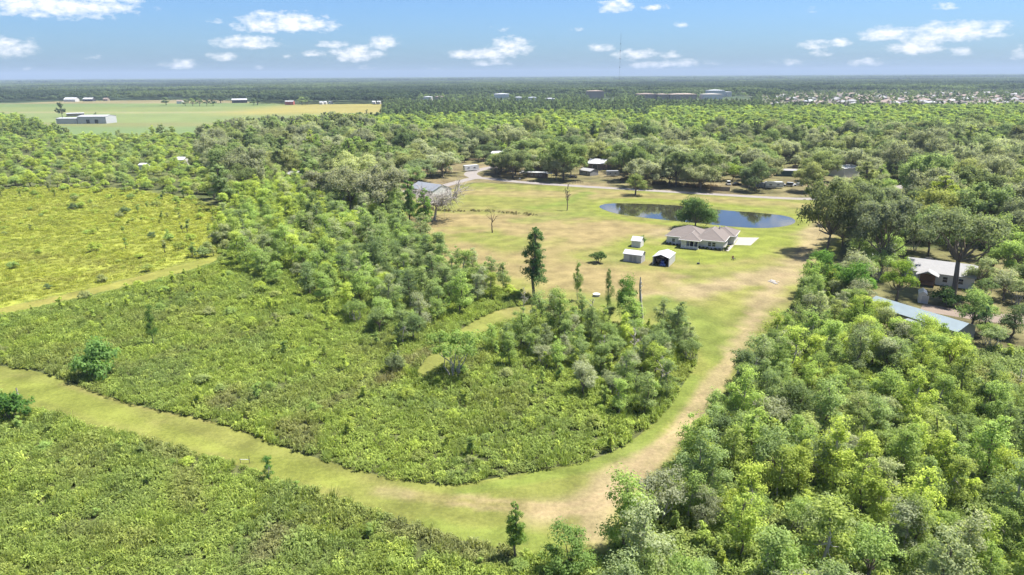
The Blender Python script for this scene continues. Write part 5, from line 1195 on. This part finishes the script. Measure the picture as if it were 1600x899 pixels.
rail_fence('low timber rail fence at the entrance opposite the bare tree', gp(895, 287), gp(911, 287.5), 4)
def pole(label, p, h, arm=True, name='utility_pole'):
    t = thing(name, label, 'pole', (p.x, p.y, 0)); MB().bar((0, 0, -.2), (0, 0, h), .17, .11, 8).build('pole', M_PALEBARK, t)
    if arm: MB().box(-1.1, 1.1, -.06, .06, h - .7, h - .55).build('crossarm', M_WOOD, t)
pole('pale utility pole in front of the dark roadside oaks', gp(668, 268), 10); pole('pale utility pole beside the junction oak', gp(878, 277), 8, False); pole('thin pole rising from the oaks beyond the field edge', gp(1374, 318), 9); pole('slim marker post at the mouth of the grass track', gp(29, 622), 1.8, False, 'marker_post')
t = thing('road_sign', 'small pale sign post on the road verge', 'sign', gp(812, 285)); MB().bar((0, 0, 0), (0, 0, 2.2), .04).build('post', M_GALV, t); MB().box(-.35, .35, -.06, -.04, 1.5, 2.2).build('panel', M_TRIM, t)
t = thing('pipe_gate', 'low white pipe gate with post beside the ferns', 'gate', gp(383, 724), -.1)
for x in (-.65, .65): MB().bar((x, 0, -.1), (x, 0, .7 if x < 0 else 1.1), .04).build('post', M_WOOD, t)
MB().bar((-.7, 0, .55), (.66, 0, .6), .035).build('rail', M_TRIM, t)
t = thing('well_cover', 'white round well cover on the grass behind the thicket', 'well cover', gp(932, 463)); MB().cyl((0, 0, .25), .8, 'z', .5, 16).build('ring', M_CONC, t); MB().cyl((0, 0, .54), .88, 'z', .08, 16).build('lid', M_TRIM, t)
rng5 = np.random.default_rng(77); sp_ = gp(1206, 441)
t = thing('rubble_heap', 'flat pale heap of rubble on the dry ground beside the sandy track', 'rubble heap', sp_)
for i in range(14):
    a = rng5.uniform(0, 6.28); r_ = rng5.uniform(0, 2.2); s = rng5.uniform(.25, .7); MB().prism([(-s, 0), (s, 0), (s * .8, s * .35), (-s * .5, s * .45)], -s * .7, s * .7).build('stone', M_CONC, t).location = (r_ * math.cos(a), r_ * math.sin(a), -.02)
t = thing('lawn_chair', 'dark garden chair standing alone on the lawn before the house', 'chair', gp(1146, 406.5), .5)
MB().box(-.35, .35, -.35, .35, .42, .5).build('seat', M_DARK, t); MB().box(-.35, .35, .3, .38, .5, 1.15).build('backrest', M_ORANGE, t)
for a in (-.3, .3):
    for b in (-.3, .3): MB().box(a - .04, a + .04, b - .04, b + .04, 0, .42).build('leg', M_DARK, t)
t = thing('fire_pit', 'small dark fire pit on the lawn in front of the porch', 'fire pit', gp(1091, 413)); MB().cyl((0, 0, .2), .4, 'z', .4, 12).build('bowl', M_DARK, t); MB().bar((.3, .3, 0), (.3, .3, 1.3), .04).build('hook', M_DARK, t)

# --- farm beyond the woods
def fshed(name, label, px0, px1, d0, d1, depth, h, pitch, wall, roof, cat='barn', group=None, hp=False): return shed(name, label, gd(px0, d0), gd(px1, d1), depth, h, pitch, wall, roof, 'x', cat, group=group, hp=hp, ov=.5)
t, o, rz, ln = fshed('warehouse', 'long white metal warehouse standing in the green farm field', 112, 157, 800, 800, 22, 8, .12, M_METALW, M_METALW, 'warehouse')
for a in (.3, .6): window(t, 'f', 0, ln * a, .1, 4, 4.5, name='door')
fshed('warehouse_wing', 'lower white wing building joined to the farm warehouse', 78, 110.5, 800, 800, 16, 6, .08, M_METALW, M_METALW, 'building')
fshed('open_barn', 'long thin white-roofed barn behind the farm warehouse', 96, 124, 950, 960, 12, 4, .1, M_TANW, M_METALW)
fshed('farm_house', 'white farmhouse with broad roof at the far field edge', 96, 114, 1560, 1560, 16, 5, .5, M_WALL, M_METALW, 'house'); fshed('farm_barn', 'white-roofed dark barn beside the farmhouse', 126, 141, 1575, 1575, 14, 5, .4, M_DARK, M_METALW)
fshed('farm_cottage', 'small pinkish cottage at the far field edge', 158, 165, 1600, 1600, 9, 4, .6, M_TANW, M_TANR, 'house'); fshed('long_barn', 'long grey-white barn at the edge of the green fields', 360, 384, 1420, 1430, 16, 6, .3, M_DARK, M_METALW)
fshed('red_barn', 'dull red barn under trees beyond the yellow field', 443, 456, 1310, 1310, 10, 6, .4, M_RED, M_GREYR); fshed('tan_cottage', 'pale cottage half hidden by the farm oaks', 273, 281, 1400, 1400, 9, 5, .5, M_WALL, M_TANR, 'house')
for a, d in ((497, 1320), (503, 1330), (512, 1340), (580, 1330), (588, 1330)): fshed('field_house', 'tiny white house among trees beyond the yellow field', a, a + 5, d, d, 8, 4, .4, M_WALL, M_METALW, 'house', 'white houses beyond the yellow field')
# --- town before the horizon
BIG = [(661, 673, 1480, 6, M_METALW, 'white flat-roofed store behind the dark pines'), (679, 690, 1500, 6, M_TANR, 'cream-roofed store beside the white store behind the pines'), (722, 726, 1500, 5, M_METALW, 'tiny white roof between the pine tops'), (772, 795, 1620, 7, M_METALW, 'long white hall above the dark pines'), (806, 815, 1420, 6, M_METALW, 'white house block at the start of the town'), (826, 838, 1400, 6, M_CARS, 'grey-white block among the pine tops'), (853, 867, 1370, 5, M_METALW, 'bright white sheds before the tan hall'),
       (918, 944, 1560, 12, M_TANR, 'large tan hall with pale roof left of the mast'.replace(' left of', ' beside')), (997, 1026, 1500, 8, M_TANR, 'wide tan school building with domed pale roof'), (1030, 1046, 1480, 8, M_TANW, 'tan block next to the wide school building'), (1048, 1090, 1470, 8, M_TANW, 'long low tan shopping building with brown parapet'), (1078, 1086, 1800, 9, M_METALW, 'bright white tall block behind the shopping building'), (1100, 1130, 1460, 8, M_CONC, 'pale beige store with wide front'), (1108, 1133, 1620, 11, M_METALW, 'bright white roofed store behind the beige store'), (1138, 1144, 1650, 8, M_METALW, 'small white block beside the dark tree')]
for a, b, d, h, mt, lb in BIG:
    wl_ = M_TANW if mt in (M_TANR, M_TANW) else M_WALL; fshed('town_building', lb, a, b, d, d, 30, h * 1.35, .12, wl_, mt, 'building', hp=True)
rng6 = random.Random(4); roofs = [(M_TANR, 'tan'), (M_SHINGLE, 'brown'), (M_GREYR, 'grey'), (M_METALW, 'white')]
TH = []
for row, d in enumerate((1070, 1115, 1165, 1220, 1280, 1345, 1420, 1510, 1610, 1730)):
    px = 1205 + rng6.uniform(0, 12)
    while px < 1612:
        w = 17 / d * FPX; skip = rng6.random() < (.12 if px > 1300 else .35) + (.25 if row > 7 else 0)
        if not skip:
            mt, wd = roofs[rng6.choices(range(4), (5, 3, 2.4, .35))[0]]; dd = d + rng6.uniform(-18, 18); p0 = gd(px, dd); p1 = gd(px + w * rng6.uniform(.8, 1.15), dd + rng6.uniform(-6, 6)); TH.append((p0.x, p0.y))
            shed('town_house', '%s-roofed single-storey house in the subdivision before the horizon' % wd, p0, p1, rng6.uniform(11, 15), 3.0, .42, M_WALL if rng6.random() < .2 else M_TANW, mt, 'x', 'house', group='%s-roofed houses of the subdivision' % wd, hp=True, ov=.5)
        px += w * rng6.uniform(1.15, 1.5)
TH = np.array(TH); tx = []; rg7 = np.random.default_rng(9); q = sample(P_TOWN, .0019, rg7)
for x, y in q:
    if np.hypot(TH[:, 0] + 8 - x, TH[:, 1] + 6 - y).min() < 12: continue
    if y < 1250 and x > 250 and rg7.random() < .6: continue
    tx.append((x, y, 0))
n = len(tx); scatter('town_trees', tx, [PROTO['lodround%d' % i]['idx'] for i in rg7.integers(0, 3, n)], rg7.uniform(0, 6, n), rg7.uniform(.6, 1.0, n), mixc(VDK, MID, rg7.random(n)), TREE_COLL, 'dark trees scattered between the houses of the town', 'trees')
# --- radio mast
p = gd(967, 1950); t = thing('radio_mast', 'very thin tall radio mast rising above the town into the sky', 'mast', p); MH = 157.0; m = MB()
for k in range(3):
    a = k * 2.094; m.bar((1.1 * math.cos(a), 1.1 * math.sin(a), 0), (1.1 * math.cos(a), 1.1 * math.sin(a), MH), .06, k=4)
for i in range(52):
    z = i * 3; a, b = i * 2.094, (i + 1) * 2.094; m.bar((1.1 * math.cos(a), 1.1 * math.sin(a), z), (1.1 * math.cos(b), 1.1 * math.sin(b), z + 3), .03, k=3)
m.build('lattice', M_DARK, t)
for z, w in ((92, 1.9), (70, 1.5), (112, 1.6), (130, 1.4)): MB().cyl((0, 0, z), w * .7, 'z', 2.0, 8).build('antenna_drum', M_DARK, t)
for k in range(3):
    a = k * 2.094 + .5
    for z in (60, 115, 150): MB().bar((0, 0, z), (80 * math.cos(a), 80 * math.sin(a), 0), .02, k=3).build('guy_wire', M_DARK, t)

# ------------------------------------------------------------------ haze: one even body of air over the whole place
HX, HY0, HY1, HZ = 18000, -1500, 17500, 172
hz = MB().box(-HX, HX, HY0, HY1, -1.0, HZ).build('haze', M_DARK, kind='stuff', label='thin bluish summer haze over the whole landscape', cat='haze')
hz.data.materials.clear(); m, nt, o = new_mat('haze'); pv = nt.nodes.new('ShaderNodeVolumePrincipled'); pv.inputs['Color'].default_value = (.45, .57, .74, 1); pv.inputs['Density'].default_value = HAZE; pv.inputs['Anisotropy'].default_value = 0.0
nt.links.new(pv.outputs[0], o.inputs['Volume']); hz.data.materials.append(m); hz.display_type = 'WIRE'
